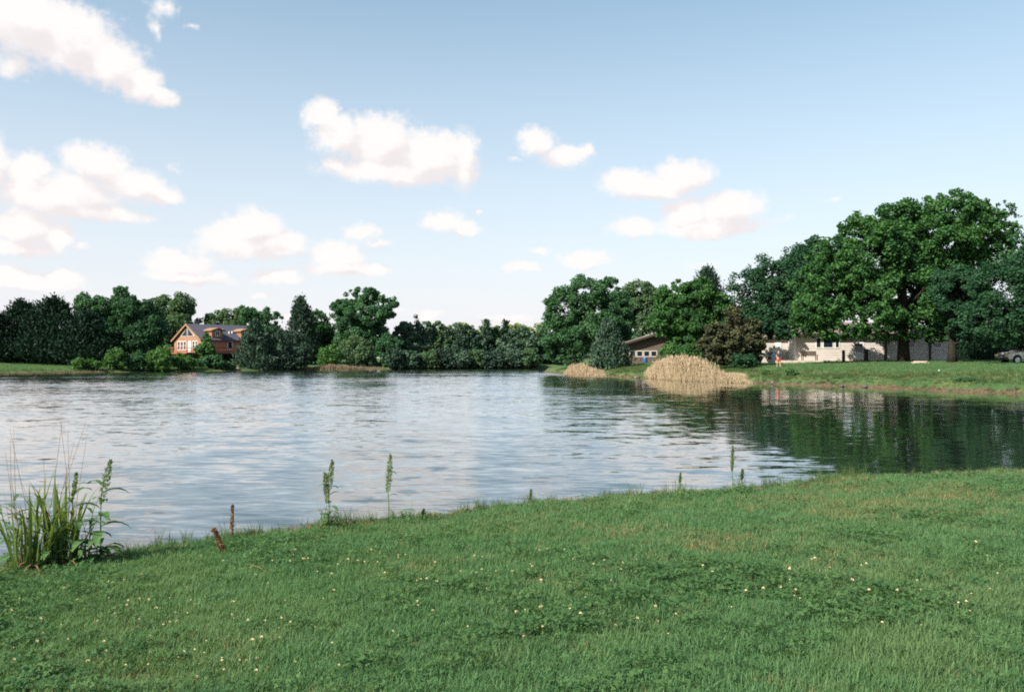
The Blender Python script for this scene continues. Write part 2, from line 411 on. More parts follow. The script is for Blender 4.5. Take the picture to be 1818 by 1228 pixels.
def groundmat():
    m, t, out = newmat('turf_and_soil')
    gp = t.n('ShaderNodeNewGeometry'); P = gp.outputs['Position']
    sp = t.n('ShaderNodeSeparateXYZ'); t.link(P, sp.inputs[0])
    a = t.noise(P, .35, 5, .6); b_ = t.noise(P, 6.0, 4, .6); c_ = t.noise(P, 1.1, 4, .65)
    turf = t.mix(t.ramp(a, .35, .65), (.042, .088, .030), (.090, .125, .045))
    turf = t.mix(t.math('MULTIPLY', t.ramp(b_, .45, .7), .6), turf, (.028, .062, .024))
    turf = t.mix(t.math('MULTIPLY', t.ramp(c_, .56, .70), .55), turf, (.17, .15, .075))
    soil = t.mix(t.ramp(b_, .3, .7), (.045, .033, .023), (.135, .098, .060))
    far = t.ramp(sp.outputs[1], 35, 45)
    lim = t.ramp(far, 0, 1, .10, t.ramp(sp.outputs[0], -6, 6, .02, .24))
    edge = t.math('ADD', sp.outputs[2], t.math('MULTIPLY', t.math('SUBTRACT', c_, .5), t.ramp(far, 0, 1, .30, .95)))
    col = t.mix(t.ramp(t.math('SUBTRACT', edge, lim), -.05, .12), soil, turf)
    bs = t.n('ShaderNodeBsdfPrincipled'); t.link(col, bs.inputs['Base Color'])
    bs.inputs['Roughness'].default_value = .95; bs.inputs['Specular IOR Level'].default_value = .1
    bp = t.n('ShaderNodeBump'); bp.inputs['Distance'].default_value = .12; bp.inputs['Strength'].default_value = .9
    t.link(t.noise(P, 3.5, 6, .7), bp.inputs['Height']); t.link(bp.outputs[0], bs.inputs['Normal'])
    t.link(bs.outputs[0], out.inputs[0]); return m
tag(link('ground', me, None, groundmat()), kind='structure')

# ---- water
def watermat():
    m, t, out = newmat('lake_water')
    gp = t.n('ShaderNodeNewGeometry'); P = gp.outputs['Position']
    sp = t.n('ShaderNodeSeparateXYZ'); t.link(P, sp.inputs[0])
    n1 = t.noise(t.mapping(P, rot=(0, 0, .10), sc=(.48, 1.35, 1)), 1.0, 2, .5, .3, col=True)
    n2 = t.noise(t.mapping(P, (7, 3, 0), (0, 0, -.16), (1.5, 3.8, 1)), 1.0, 3, .6, .2, col=True)
    n3 = t.noise(t.mapping(P, (2, 9, 0), (0, 0, .05), (2.2, 8.0, 1)), 1.0, 2, .5, .2, col=True)
    s3 = t.vmath('MULTIPLY', t.vmath('SUBTRACT', n3, (.5, .5, .5)), (.08, .21, 0))
    s1 = t.vmath('SUBTRACT', n1, (.5, .5, .5)); s2 = t.vmath('SUBTRACT', n2, (.5, .5, .5))
    ruff = t.noise(t.mapping(P, sc=(.030, .075, 1)), 1.0, 3, .55)
    # open water is ruffled by the breeze, the bay under the right-hand trees lies in their lee
    dx = t.math('SUBTRACT', sp.outputs[0], t.math('MULTIPLY', sp.outputs[1], .055))
    lee = t.ramp(dx, -2.0, 9.0, 1.0, .36)
    fetch = t.ramp(sp.outputs[1], 10, 60, .72, 1.0)      # and waves grow away from the near bank
    amp = t.math('MULTIPLY', t.math('MULTIPLY', t.ramp(ruff, .3, .7, .65, 1.25), lee), fetch)
    v = t.vmath('ADD', t.vmath('ADD', t.vmath('MULTIPLY', s1, (.08, .20, 0)), (0, -.060, 0)), t.vmath('ADD', s3, t.vmath('MULTIPLY', s2, (.10, .27, 0))))
    sc = t.n('ShaderNodeVectorMath', operation='SCALE'); t.link(v, sc.inputs[0]); t.link(amp, sc.inputs[3])
    nrm = t.vmath('NORMALIZE', t.vmath('ADD', sc.outputs[0], (0, 0, 1)))
    b = t.n('ShaderNodeBsdfPrincipled')
    b.inputs['Base Color'].default_value = (.014, .022, .017, 1)
    b.inputs['Roughness'].default_value = .045; b.inputs['IOR'].default_value = 1.333
    b.inputs['Coat Weight'].default_value = 1.0; b.inputs['Coat Roughness'].default_value = .05; b.inputs['Coat IOR'].default_value = 1.4
    t.link(nrm, b.inputs['Normal']); t.link(nrm, b.inputs['Coat Normal']); t.link(b.outputs[0], out.inputs[0]); return m
wm = MB(); wm.v = [(-200, -10, 0), (160, -10, 0), (160, 215, 0), (-200, 215, 0)]; wm.f = [(0, 1, 2, 3)]
tag(wm.build('lake_water', watermat()), kind='structure')

def shore_d(px, lo=45.0, hi=230.0):
    """distance along a photo column at which the far shore rises out of the water"""
    d = np.arange(lo, hi, .25); h = hgt(atx(px, d), d); i = np.argmax(h > 0); return float(d[i])
# ------------------------------------------------------------------ foliage makers
def unit(a): return a / np.maximum(np.linalg.norm(a, axis=-1, keepdims=True), 1e-9)
def leaf_mesh(name, pos, axis, nrm, ln, wd, tint, fold=.12):
    axis = unit(axis); side = unit(np.cross(axis, nrm)); nn = np.cross(side, axis)
    ln = np.asarray(ln)[:, None]; wd = np.asarray(wd)[:, None]
    V = np.stack([pos - axis * ln * .5, pos + side * wd * .5 + nn * ln * fold, pos + axis * ln * .5, pos - side * wd * .5 + nn * ln * fold], 1).reshape(-1, 3)
    Fi = np.arange(len(pos) * 4).reshape(-1, 4)
    return np_mesh(name, V, 4, Fi, np.repeat(tint, 4))
def sph(n): return unit(rng.normal(size=(n, 3)))
def broad_crown(lobes, leaf, nleaf, zmin, clump=.22, k_per=100):
    """lobes: (x,y,z,rx,ry,rz) ellipsoids; leaves grow in clumps near the lobes' surface"""
    C, R = [], []
    for (x, y, z, rx, ry, rz) in lobes:
        k = max(14, int(k_per * (.35 + .65 * (rx * rz) / max(l[3] * l[5] for l in lobes))))
        d = sph(k); rc = clump * min(rx, rz) * rng.uniform(.5, 1.4, k)
        e = np.array([rx, ry, rz]); q = rng.uniform(.28, 1.0, k) ** .5
        C.append(np.array([x, y, z]) + d * np.maximum(e - rc[:, None] * .85, e * .3) * q[:, None] * rng.uniform(.92, 1.1, (k, 1))); R.append(rc)
    C = np.concatenate(C); R = np.concatenate(R)
    ok = C[:, 2] - R * .4 > zmin; C, R = C[ok], R[ok]
    idx = rng.choice(len(C), int(nleaf * 1.5), p=R ** 2 / np.sum(R ** 2))
    d = sph(len(idx)); rr = rng.uniform(.35, 1.18, len(idx)) ** .7
    pos = C[idx] + d * (R[idx] * rr)[:, None] * np.array([1, 1, .8])
    inside = np.zeros(len(pos), bool)
    for (x, y, z, rx, ry, rz) in lobes:   # nothing grows deep in the shade
        inside |= (((pos[:, 0] - x) / rx) ** 2 + ((pos[:, 1] - y) / ry) ** 2 + ((pos[:, 2] - z) / rz) ** 2) < .15
    ok = ~inside & (pos[:, 2] > zmin); pos, d, idx = pos[ok][:nleaf], d[ok][:nleaf], idx[ok][:nleaf]
    n = len(pos)
    nrm = unit(d * .7 + np.array([0, 0, .45]) + rng.normal(size=(n, 3)) * .45)
    axis = rng.normal(size=(n, 3)) + d * .6
    ct = rng.uniform(-.18, .18, len(C))
    tint = np.clip(rng.uniform(.1, .9, n) + ct[idx], 0, 1)
    s = leaf * rng.uniform(.7, 1.35, n)
    return leaf_mesh('crown', pos, axis, nrm, s, s * rng.uniform(.6, .9, n), tint), C, R
def cedar_crown(H, R, leaf, nleaf, point=1.0, lump=.25, z0=.02):
    """dense upswept sprays in an uneven cone"""
    nb = max(30, int(nleaf / 34))
    t = rng.uniform(0, 1, nb) ** 1.25; a = rng.uniform(0, 2 * math.pi, nb)
    prof = lambda t: np.clip((1 - t) ** (.55 + .35 * point), 0, 1) * np.clip(.62 + 2.2 * t, 0, 1)
    ph = rng.uniform(0, 6, 4)
    lm = 1 + lump * (.6 * np.sin(3 * a + 7 * t + ph[0]) + .4 * np.sin(5 * a - 11 * t + ph[1])) + rng.normal(size=nb) * .10
    r = R * prof(t) * lm * rng.uniform(.72, 1.04, nb)
    C = np.stack([r * np.cos(a), r * np.sin(a), H * (z0 + (1 - z0) * t * rng.uniform(.97, 1.02, nb))], 1)
    out = np.stack([np.cos(a), np.sin(a), np.zeros(nb)], 1)
    sz = R * .20 * (1.1 - .6 * t) + leaf * .5
    idx = rng.integers(0, nb, nleaf)
    u = rng.normal(size=(nleaf, 3)) * .55
    pos = C[idx] + u * sz[idx][:, None] * np.array([1, 1, .9]) + out[idx] * rng.uniform(-.4, .5, (nleaf, 1)) * sz[idx][:, None]
    axis = out[idx] * .55 + np.array([0, 0, .85]) + rng.normal(size=(nleaf, 3)) * .40
    nrm = out[idx] + np.array([0, 0, .35]) + rng.normal(size=(nleaf, 3)) * .5
    s = leaf * rng.uniform(.8, 1.7, nleaf)
    ct = rng.uniform(-.2, .2, nb)
    # leader
    return leaf_mesh('crown', pos, axis, nrm, s, s * .42, np.clip(rng.uniform(.1, .9, nleaf) + ct[idx], 0, 1))
def trunk_mb(H, r, lean=(0, 0), ends=(), rl=.3, z0=-.3):
    mb = MB(); pts, rad = [], []
    for i in range(6):
        t = i / 5; pts.append((lean[0] * t * H + .04 * r * math.sin(5 * t), lean[1] * t * H, z0 + (H - z0) * t)); rad.append(r * (1.35 if i == 0 else 1.05 - .7 * t))
    mb.tube(pts, rad, 8)
    for e in ends:
        e = Vector(e); t0 = min(.85, max(.25, (e.z / H) * .62)); b = Vector((lean[0] * t0 * H, lean[1] * t0 * H, H * t0))
        mid = b.lerp(e, .5) + Vector((0, 0, .08 * (e - b).length)); ra = r * rl
        mb.tube([b, mid, e], [ra, ra * .65, ra * .2], 5, cap=False)
    return mb
def broad_tree(name, label, cat, px, d, lobes_px, leafkey, trunk_py=None, leaf_px=3.8, cover=7.5, clump=.30, kper=26, group=None, trunk_r=None, bark='bark', zlow=.0, deep=.85, trunk_px=None, nmax=46000):
    """lobes_px: (column,row,half width,half height) of each lobe of the crown as the photo shows it, at distance d"""
    tp = trunk_px if trunk_px is not None else px
    x0 = atx(tp, d); g0 = hz1(x0, d); k = d / F
    t = empty(name, (x0, d, g0)); tag(t, label, cat, group)
    lobes = []
    for i, (cx, cy, rx, ry) in enumerate(lobes_px):
        lobes.append((atx(cx, d) - x0, rng.uniform(-.25, .25) * rx * k, atz(cy, d) - g0, rx * k, rx * k * deep, ry * k))
    leaf = leaf_px * k
    area = sum(math.pi * rx * ry for _, _, rx, ry in lobes_px)
    n = int(cover * area / (leaf_px ** 2 * .4))
    n = min(int(n * 1.45), nmax)
    me, C, R = broad_crown(lobes, leaf, n, zlow, clump * .78, int(kper * 3.4))
    H = max(l[2] + l[5] * .3 for l in lobes)
    r = trunk_r or H * .028
    ends = [C[i] for i in rng.choice(len(C), min(len(C), 16), replace=False)]
    trunk_mb(H * .86, r, ends=ends).build('trunk', M[bark], t, smooth=True)
    link('crown', me, t, L[leafkey]); return t
def cedar(name, label, px, d, top, wpx, leafkey='cedar', base=None, leaf_px=4.6, cover=8, point=1.0, lump=.25, group=None, z0=.02):
    x0 = atx(px, d); g0 = hz1(x0, d); k = d / F
    t = empty(name, (x0, d, g0)); tag(t, label, 'tree', group)
    H = atz(top, d) - g0; R = wpx * .5 * k
    n = int(min(22000, cover * wpx * H / k * .75 / (leaf_px ** 2 * .3)))
    me = cedar_crown(H, R, leaf_px * k, n, point, lump, z0)
    trunk_mb(H * .93, H * .022).build('trunk', M['bark'], t, smooth=True)
    link('crown', me, t, L[leafkey]); return t
def shrub(label, px, d, top, wpx, leafkey='bright', leaf_px=3.6, cover=8, group=None, base=None, name='shrub'):
    x0 = atx(px, d); g0 = hz1(x0, d); k = d / F
    t = empty(name, (x0, d, g0)); tag(t, label, 'shrub', group)
    H = atz(top, d) - g0; R = wpx * .5 * k
    lobes = [(0, 0, H * .45, R * .8, R * .8, H * .53)]
    for i in range(3):
        a = rng.uniform(0, 6.28); lobes.append((R * .45 * math.cos(a), R * .4 * math.sin(a), H * rng.uniform(.25, .5), R * .6, R * .6, H * .42))
    hp = H / k; n = int(min(9000, cover * wpx * hp / (leaf_px ** 2 * .4)))
    me, C, R_ = broad_crown(lobes, leaf_px * k, n, .02, .28, 40)
    mb = MB()
    for i in range(6):
        c = C[rng.integers(len(C))]; mb.tube([(rng.uniform(-.1, .1), rng.uniform(-.1, .1), -.15), (c[0] * .5, c[1] * .5, c[2] * .55), tuple(c)], [.035, .025, .01], 5, cap=False)
    mb.build('stem', M['bark'], t, smooth=True)
    link('crown', me, t, L[leafkey]); return t

# ------------------------------------------------------------------ trees, left shore
BT, CD, SH = broad_tree, cedar, shrub
ORD = ['first', 'second', 'third', 'fourth', 'fifth', 'sixth', 'seventh', 'eighth', 'ninth', 'tenth', 'eleventh', 'twelfth']
GL = 'trees along the left shore'
CD('cedar_tree', 'very dark cedar cut by the left edge of the picture', -20, 150, 548, 120, 'blackc', group=GL, point=.2, lump=.35)
CD('cedar_tree', 'very dark cedar with ragged spiky top, second from the left edge', 38, 156, 538, 120, 'blackc', group=GL, point=.15, lump=.4)
CD('cedar_tree', 'broad blackish cedar behind the left lawn, below the low cloud', 95, 153, 532, 130, 'blackc', group=GL, point=.05, lump=.35)
CD('cedar_tree', 'blackish low cedar between two taller trees behind the left lawn', 155, 150, 556, 110, 'blackc', group=GL, point=.1, lump=.35)
BT('broadleaf_tree', 'loose green tree with open top rising behind the dark cedars, left of the tallest', 'tree', 160, 178, [(150, 545, 26, 28), (180, 545, 22, 24), (160, 585, 40, 45)], 'broad', group=GL, clump=.36, kper=16)
BT('broadleaf_tree', 'tall narrow topped tree, highest on the left shore', 'tree', 216, 180, [(214, 522, 20, 19), (222, 548, 34, 26), (210, 590, 45, 45)], 'broad', group=GL, clump=.36, kper=16)
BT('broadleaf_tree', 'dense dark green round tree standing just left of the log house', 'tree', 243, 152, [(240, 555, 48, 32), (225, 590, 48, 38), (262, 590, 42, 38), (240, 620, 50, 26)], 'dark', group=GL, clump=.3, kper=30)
BT('broadleaf_tree', 'pale feathery tree with sky gaps behind the log house, left of its roof', 'tree', 310, 192, [(285, 545, 30, 26), (325, 545, 28, 28), (315, 580, 45, 40)], 'pale', group=GL, clump=.4, kper=14, cover=6)
BT('broadleaf_tree', 'rounded mid green tree directly behind the log house ridge', 'tree', 395, 196, [(385, 565, 30, 18), (415, 560, 28, 20), (400, 595, 50, 35)], 'pale', group=GL, clump=.4, kper=14)
BT('broadleaf_tree', 'rounded green tree behind the right end of the log house', 'tree', 458, 190, [(445, 560, 30, 22), (475, 562, 26, 18), (460, 600, 45, 35)], 'broad', group=GL, clump=.4, kper=14)
CD('cedar_tree', 'bushy grey green cedar right beside the log house, in front of it', 452, 158, 572, 62, 'greyc', group=GL, point=.25, lump=.35)
CD('cedar_tree', 'low grey green cedar at the water, second right of the log house', 488, 161, 582, 62, 'greyc', group=GL, point=.25, lump=.35)
CD('cedar_tree', 'tall pointed cedar with thin spire between log house and big open tree', 534, 178, 530, 70, 'cedar', group=GL, point=.55, lump=.3)
BT('broadleaf_tree', 'green bushy tree between pointed cedar and big open crowned tree', 'tree', 562, 186, [(560, 565, 28, 18), (570, 600, 36, 35)], 'broad', group=GL, clump=.36, kper=14)
BT('broadleaf_tree', 'big open crowned tree, tallest on the far shore, sky showing through it', 'tree', 650, 180, [(645, 526, 40, 22), (612, 548, 28, 22), (690, 545, 24, 26), (650, 560, 58, 32), (640, 595, 56, 42)], 'broad', group=GL, clump=.30, kper=22, cover=6.5)
SH('dull green shrub at the water left of the tan grass, under pointed cedar', 525, 163, 598, 60, 'cedar', group='shrubs on the far shore')
SH('yellow green low shrub just above the tan grass on the far shore', 585, 170, 610, 44, 'bright', group='shrubs on the far shore')
SH('wide grey green shrub under the big open crowned tree, above the tan grass', 632, 173, 588, 80, 'pale', group='shrubs on the far shore')
SH('rounded green shrub right of the tan grass on the far shore', 688, 174, 585, 60, 'broad', group='shrubs on the far shore')
# row on the central far shore
GC = 'close row of trees on the central far shore'
for i, (px, top, wd, key, lab) in enumerate([
    (722, 566, 50, 'bluish', 'rounded dull tree first in the central far row, right of big open tree'),
    (750, 568, 46, 'bluish', 'rounded tree second in the central far row, behind the small spike'),
    (778, 567, 50, 'pale', 'greyish rounded tree near the left end of the central far row'), (806, 571, 50, 'bluish', None), (832, 574, 50, 'cedar', None),
    (856, 575, 46, 'bluish', None), (880, 578, 50, 'pale', 'greyish rounded tree between the two dark spikes of the far row'), (906, 578, 46, 'bluish', None), (930, 577, 50, 'bluish', None), (954, 582, 50, 'cedar', None), (980, 584, 54, 'bluish', None)]):
    r = wd * .5; q = rng.uniform(-6, 6, 4)
    BT('broadleaf_tree', lab or ORD[i] + ' rounded tree from the left in the close row on the central far shore', 'tree', px, 183.5 + (i * 37 % 7) * .7, [(px + q[0], top + 17, r * .75, 17), (px - 8 + q[1], top + 34, r * .8, 22), (px + 9 + q[2], top + 38, r * .8, 24), (px + q[3], top + 58, r * 1.1, 26)], key, group=GC, clump=.34, kper=14, cover=6)
for px, top, wd, key, lab in [(739, 561, 20, 'cedar', 'small dark cedar spike at the left end of the central far row'), (864, 570, 26, 'greyc', 'pointed grey cedar in the central far row, left of the thin spire'), (898, 567, 22, 'blackc', 'thin dark spire of a cedar near the right end of the central far row')]:
    CD('cedar_tree', lab, px, 184, top, wd, key, group=GC, point=1.0, lump=.3, cover=9)
for i, (px, top, wd) in enumerate([(700, 600, 44), (728, 606, 48), (758, 610, 54), (790, 604, 50), (820, 608, 54), (850, 606, 50), (880, 610, 54), (912, 606, 52), (942, 604, 50)]):
    SH(ORD[i] + ' low dull shrub from the left at the water before the central far row', px, shore_d(px) + .3, top + 8, wd, ['cedar', 'greyc', 'pale'][i % 3], group='low shrubs before the central far row')
for i, (px, top, wd) in enumerate([(815, 570, 60), (860, 573, 50), (905, 571, 60), (950, 574, 50)]):
    BT('broadleaf_tree', ORD[i] + ' from the left of the yellow green treetops behind the central far row', 'tree', px, 260, [(px, top + 16, wd * .55, 16), (px + 8, top + 40, wd * .6, 30)], 'yellow', group='yellow green treetops behind the far row', clump=.4, kper=10, cover=5)
# shrubs in front of the log house and along the left water edge
GS = 'shrubs on the water edge by the log house'
for px, d, top, wd, key, lab in [
    (138, 139, 630, 30, 'bright', 'smallest green bush at the left lawn edge by the water'),
    (160, 140, 634, 44, 'bright', 'low ragged bush on the left lawn edge beside the smallest bush'),
    (208, 141, 612, 54, 'bright', 'rounded bright bush at the right end of the left lawn'),
    (245, 142, 618, 40, 'broad', 'dull bush between two bright ones below the dark round tree'),
    (284, 144, 608, 60, 'bright', 'large bright green bush below the left corner of the log house'),
    (322, 148, 622, 54, 'bright', 'bright bush under the log house gable windows'),
    (376, 152, 626, 60, 'broad', 'rounded grey green bush below the log house deck'),
    (408, 154, 640, 34, 'pale', 'small pale bush right of the deck posts by the water')]:
    SH(lab, px, min(d - 1.2, shore_d(px) + 2.5), top, wd, key, group=GS)
BT('young_tree', 'young bright green pointed tree standing in front of the log house', 'tree', 367, 156, [(368, 604, 9, 14), (366, 622, 20, 18), (372, 632, 24, 10)], 'bright', clump=.36, kper=14, leaf_px=3.2, cover=7, zlow=.3, trunk_r=.1)

# ------------------------------------------------------------------ trees, right shore
GR = 'trees on the right shore'
BT('broadleaf_tree', 'large blue green tree at the tip of the right shore, leaning over the water', 'tree', 1020, 128, [(1035, 520, 46, 38), (1000, 550, 38, 45), (985, 590, 36, 45), (1030, 590, 60, 50), (1070, 555, 40, 45), (1010, 625, 50, 28)], 'broad', group=GR, clump=.28, kper=26, leaf_px=3.6)
BT('broadleaf_tree', 'narrow green top between the large shore tree and the pale tree', 'tree', 1082, 138, [(1082, 516, 24, 32), (1095, 550, 34, 44), (1085, 590, 40, 50)], 'broad', group=GR, clump=.34, kper=16)
CD('cedar_tree', 'dark grey green cedar on the bank left of the brown ranch house', 1080, 114, 572, 70, 'greyc', group=GR, point=.3, lump=.3, cover=9)
BT('broadleaf_tree', 'pale airy tree behind the brown ranch house', 'tree', 1142, 150, [(1135, 518, 36, 30), (1168, 528, 30, 28), (1145, 560, 56, 44)], 'pale', group=GR, clump=.34, kper=18, cover=6)
BT('broadleaf_tree', 'leafy green tree over the right half of the brown ranch house', 'tree', 1212, 112, [(1200, 528, 44, 34), (1240, 520, 40, 34), (1270, 545, 36, 40), (1180, 570, 36, 34), (1225, 575, 46, 44), (1215, 612, 44, 26)], 'maple', group=GR, clump=.28, kper=24)
CD('cedar_tree', 'dark spiky cedar top rising behind the bronzed cedar', 1256, 128, 478, 96, 'cedar', group=GR, point=.1, lump=.4)
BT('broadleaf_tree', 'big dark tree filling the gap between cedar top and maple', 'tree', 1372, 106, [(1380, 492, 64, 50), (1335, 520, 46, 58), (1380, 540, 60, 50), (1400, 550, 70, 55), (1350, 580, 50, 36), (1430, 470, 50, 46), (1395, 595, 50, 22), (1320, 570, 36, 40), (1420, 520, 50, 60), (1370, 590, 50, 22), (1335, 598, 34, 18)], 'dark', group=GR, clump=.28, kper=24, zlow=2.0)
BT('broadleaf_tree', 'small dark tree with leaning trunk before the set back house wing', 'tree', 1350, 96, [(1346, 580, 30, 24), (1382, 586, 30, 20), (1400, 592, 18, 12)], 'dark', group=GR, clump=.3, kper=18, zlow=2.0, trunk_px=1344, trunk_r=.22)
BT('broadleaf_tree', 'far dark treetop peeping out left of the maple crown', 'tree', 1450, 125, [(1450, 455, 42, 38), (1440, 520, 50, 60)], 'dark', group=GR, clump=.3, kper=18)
BT('cedar_tree', 'bronzed brown green spreading cedar behind the tall tan reeds', 'tree', 1300, 90, [(1302, 562, 22, 22), (1278, 586, 30, 20), (1328, 584, 28, 22), (1258, 610, 24, 20), (1298, 608, 44, 28), (1340, 612, 26, 24), (1290, 634, 44, 20), (1330, 636, 30, 16)], 'brownc', group=GR, clump=.30, kper=22, leaf_px=4.2, cover=9)
SH('dark green bush at the foot of the bronzed cedar, right of the reeds', 1318, 88, 622, 60, 'dark')
SH('bright small bush over the left end of the tall tan reeds', 1186, 102, 606, 50, 'bright')
SH('green bush right behind the tall tan reeds', 1225, 98, 600, 52, 'maple')
BT('maple_tree', 'huge maple with glossy lit sprays in front of the cream house', 'tree', 1604, 88, [(1478, 525, 76, 84), (1545, 455, 80, 80), (1600, 430, 80, 84), (1670, 420, 84, 86), (1742, 418, 56, 74), (1780, 400, 36, 46), (1690, 372, 60, 40), (1775, 455, 40, 50), (1620, 530, 120, 62), (1520, 565, 96, 42), (1680, 560, 70, 46), (1440, 555, 42, 44), (1425, 575, 30, 28), (1455, 590, 40, 18), (1470, 480, 50, 60), (1520, 420, 40, 46), (1600, 500, 110, 80), (1680, 500, 80, 70), (1490, 582, 62, 28), (1560, 585, 60, 26), (1640, 588, 66, 26), (1700, 588, 50, 28), (1525, 572, 44, 26), (1492, 592, 42, 16), (1590, 560, 60, 34), (1600, 592, 60, 18), (1505, 575, 46, 30), (1630, 570, 60, 36), (1545, 598, 40, 12), (1660, 598, 44, 14)], 'maple', clump=.20, kper=40, leaf_px=5.0, cover=7.5, trunk_r=.55, zlow=1.6, deep=.75, nmax=120000)
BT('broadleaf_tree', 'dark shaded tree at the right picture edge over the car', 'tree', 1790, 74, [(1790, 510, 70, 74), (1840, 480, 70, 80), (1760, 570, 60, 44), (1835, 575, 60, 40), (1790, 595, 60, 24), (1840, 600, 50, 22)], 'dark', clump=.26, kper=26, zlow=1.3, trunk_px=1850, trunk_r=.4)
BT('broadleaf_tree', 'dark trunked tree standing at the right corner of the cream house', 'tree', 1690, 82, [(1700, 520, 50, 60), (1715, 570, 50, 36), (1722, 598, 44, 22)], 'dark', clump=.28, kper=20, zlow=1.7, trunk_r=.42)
CD('cedar_tree', 'dark cedar hedge tree behind the lawn, between house corner and car', 1722, 104, 560, 90, 'blackc', point=.1, lump=.2)
CD('cedar_tree', 'dark cedar hedge tree behind the car bonnet', 1782, 104, 556, 100, 'blackc', point=.1, lump=.2)
CD('cedar_tree', 'dark cedar hedge tree cut by the right picture edge', 1845, 104, 552, 100, 'blackc', point=.1, lump=.2)
SH('low green weed clump on the bank below the person in red shorts', 1405, shore_d(1405) + 2.2, 651, 30, 'bright', leaf_px=2.6)
SH('smaller green weed clump on the bank left of the red reflection', 1358, shore_d(1358) + 2.4, 655, 24, 'bright', leaf_px=2.6)
SH('ragged green weed clump on the bank at the right, below the pale rocks', 1718, shore_d(1718) + 1.5, 668, 40, 'broad', leaf_px=2.6)
# the wood behind everything, one mass
def woods():
    P, A, N, T, S = [], [], [], [], []
    th = np.linspace(-math.radians(75), math.radians(75), 230)
    for a in th:
        r = 320 + rng.uniform(-25, 40); x, y = r * math.sin(a), r * math.cos(a)
        if y > 2 and abs(a) < .7 and r < 250: continue
        H = rng.uniform(8, 11.5); R = rng.uniform(4, 6.5); n = 420
        d = sph(n); d[:, 2] = np.abs(d[:, 2]) * 1.0 - .2 * rng.random(n)
        P.append(np.stack([x + d[:, 0] * R, y + d[:, 1] * R, 1.8 + H * .45 + d[:, 2] * H * .55 - (rng.random(n) ** 2) * H * .4], 1)); N.append(d + [0, 0, .5]); A.append(rng.normal(size=(n, 3)))
        T.append(np.clip(rng.uniform(.0, .7) + rng.uniform(-.2, .2, n), 0, 1)); S.append(rng.uniform(.9, 1.8, n))
    P, A, N, T, S = map(np.concatenate, (P, A, N, T, S))
    o = link('far_wood', leaf_mesh('far_wood', P, A, N, S, S * .8, T), None, L['broad'])
    tag(o, 'distant wood closing the horizon behind the shore trees', 'wood', kind='stuff')
woods()

# ------------------------------------------------------------------ log house on the left shore
def rect(mb, x0, x1, z0, z1, y0, y1): return mb.box(x0, x1, y0, y1, z0, z1)
def window(parent, x0, x1, z0, z1, y, frame=.09, bars=(1, 1), mat='white', name='window', depth=.10, out=-1):
    """a window in a wall whose outside faces -y at y; frame proud of the wall, pane set back"""
    mb = MB(); yf = y + out * .05; yb = y + .04
    lo, hi = min(yf, yb), max(yf, yb)
    mb.box(x0, x1, lo, hi, z0, z0 + frame); mb.box(x0, x1, lo, hi, z1 - frame, z1)
    mb.box(x0, x0 + frame, lo, hi, z0 + frame, z1 - frame); mb.box(x1 - frame, x1, lo, hi, z0 + frame, z1 - frame)
    o = mb.build(name, M[mat], parent)
    MB().box(x0 + frame, x1 - frame, y - .012, y + .03, z0 + frame, z1 - frame).build('pane', M['glass'], o)
    nb = MB()
    for i in range(1, bars[0]):
        xm = x0 + (x1 - x0) * i / bars[0]; nb.box(xm - .03, xm + .03, lo + .01, y - .013, z0 + frame, z1 - frame)
    for i in range(1, bars[1]):
        zm = z0 + (z1 - z0) * i / bars[1]; nb.box(x0 + frame, x1 - frame, lo + .012, y - .014, zm - .03, zm + .03)
    if nb.v: nb.build('glazing_bar', M[mat], o)
    return o
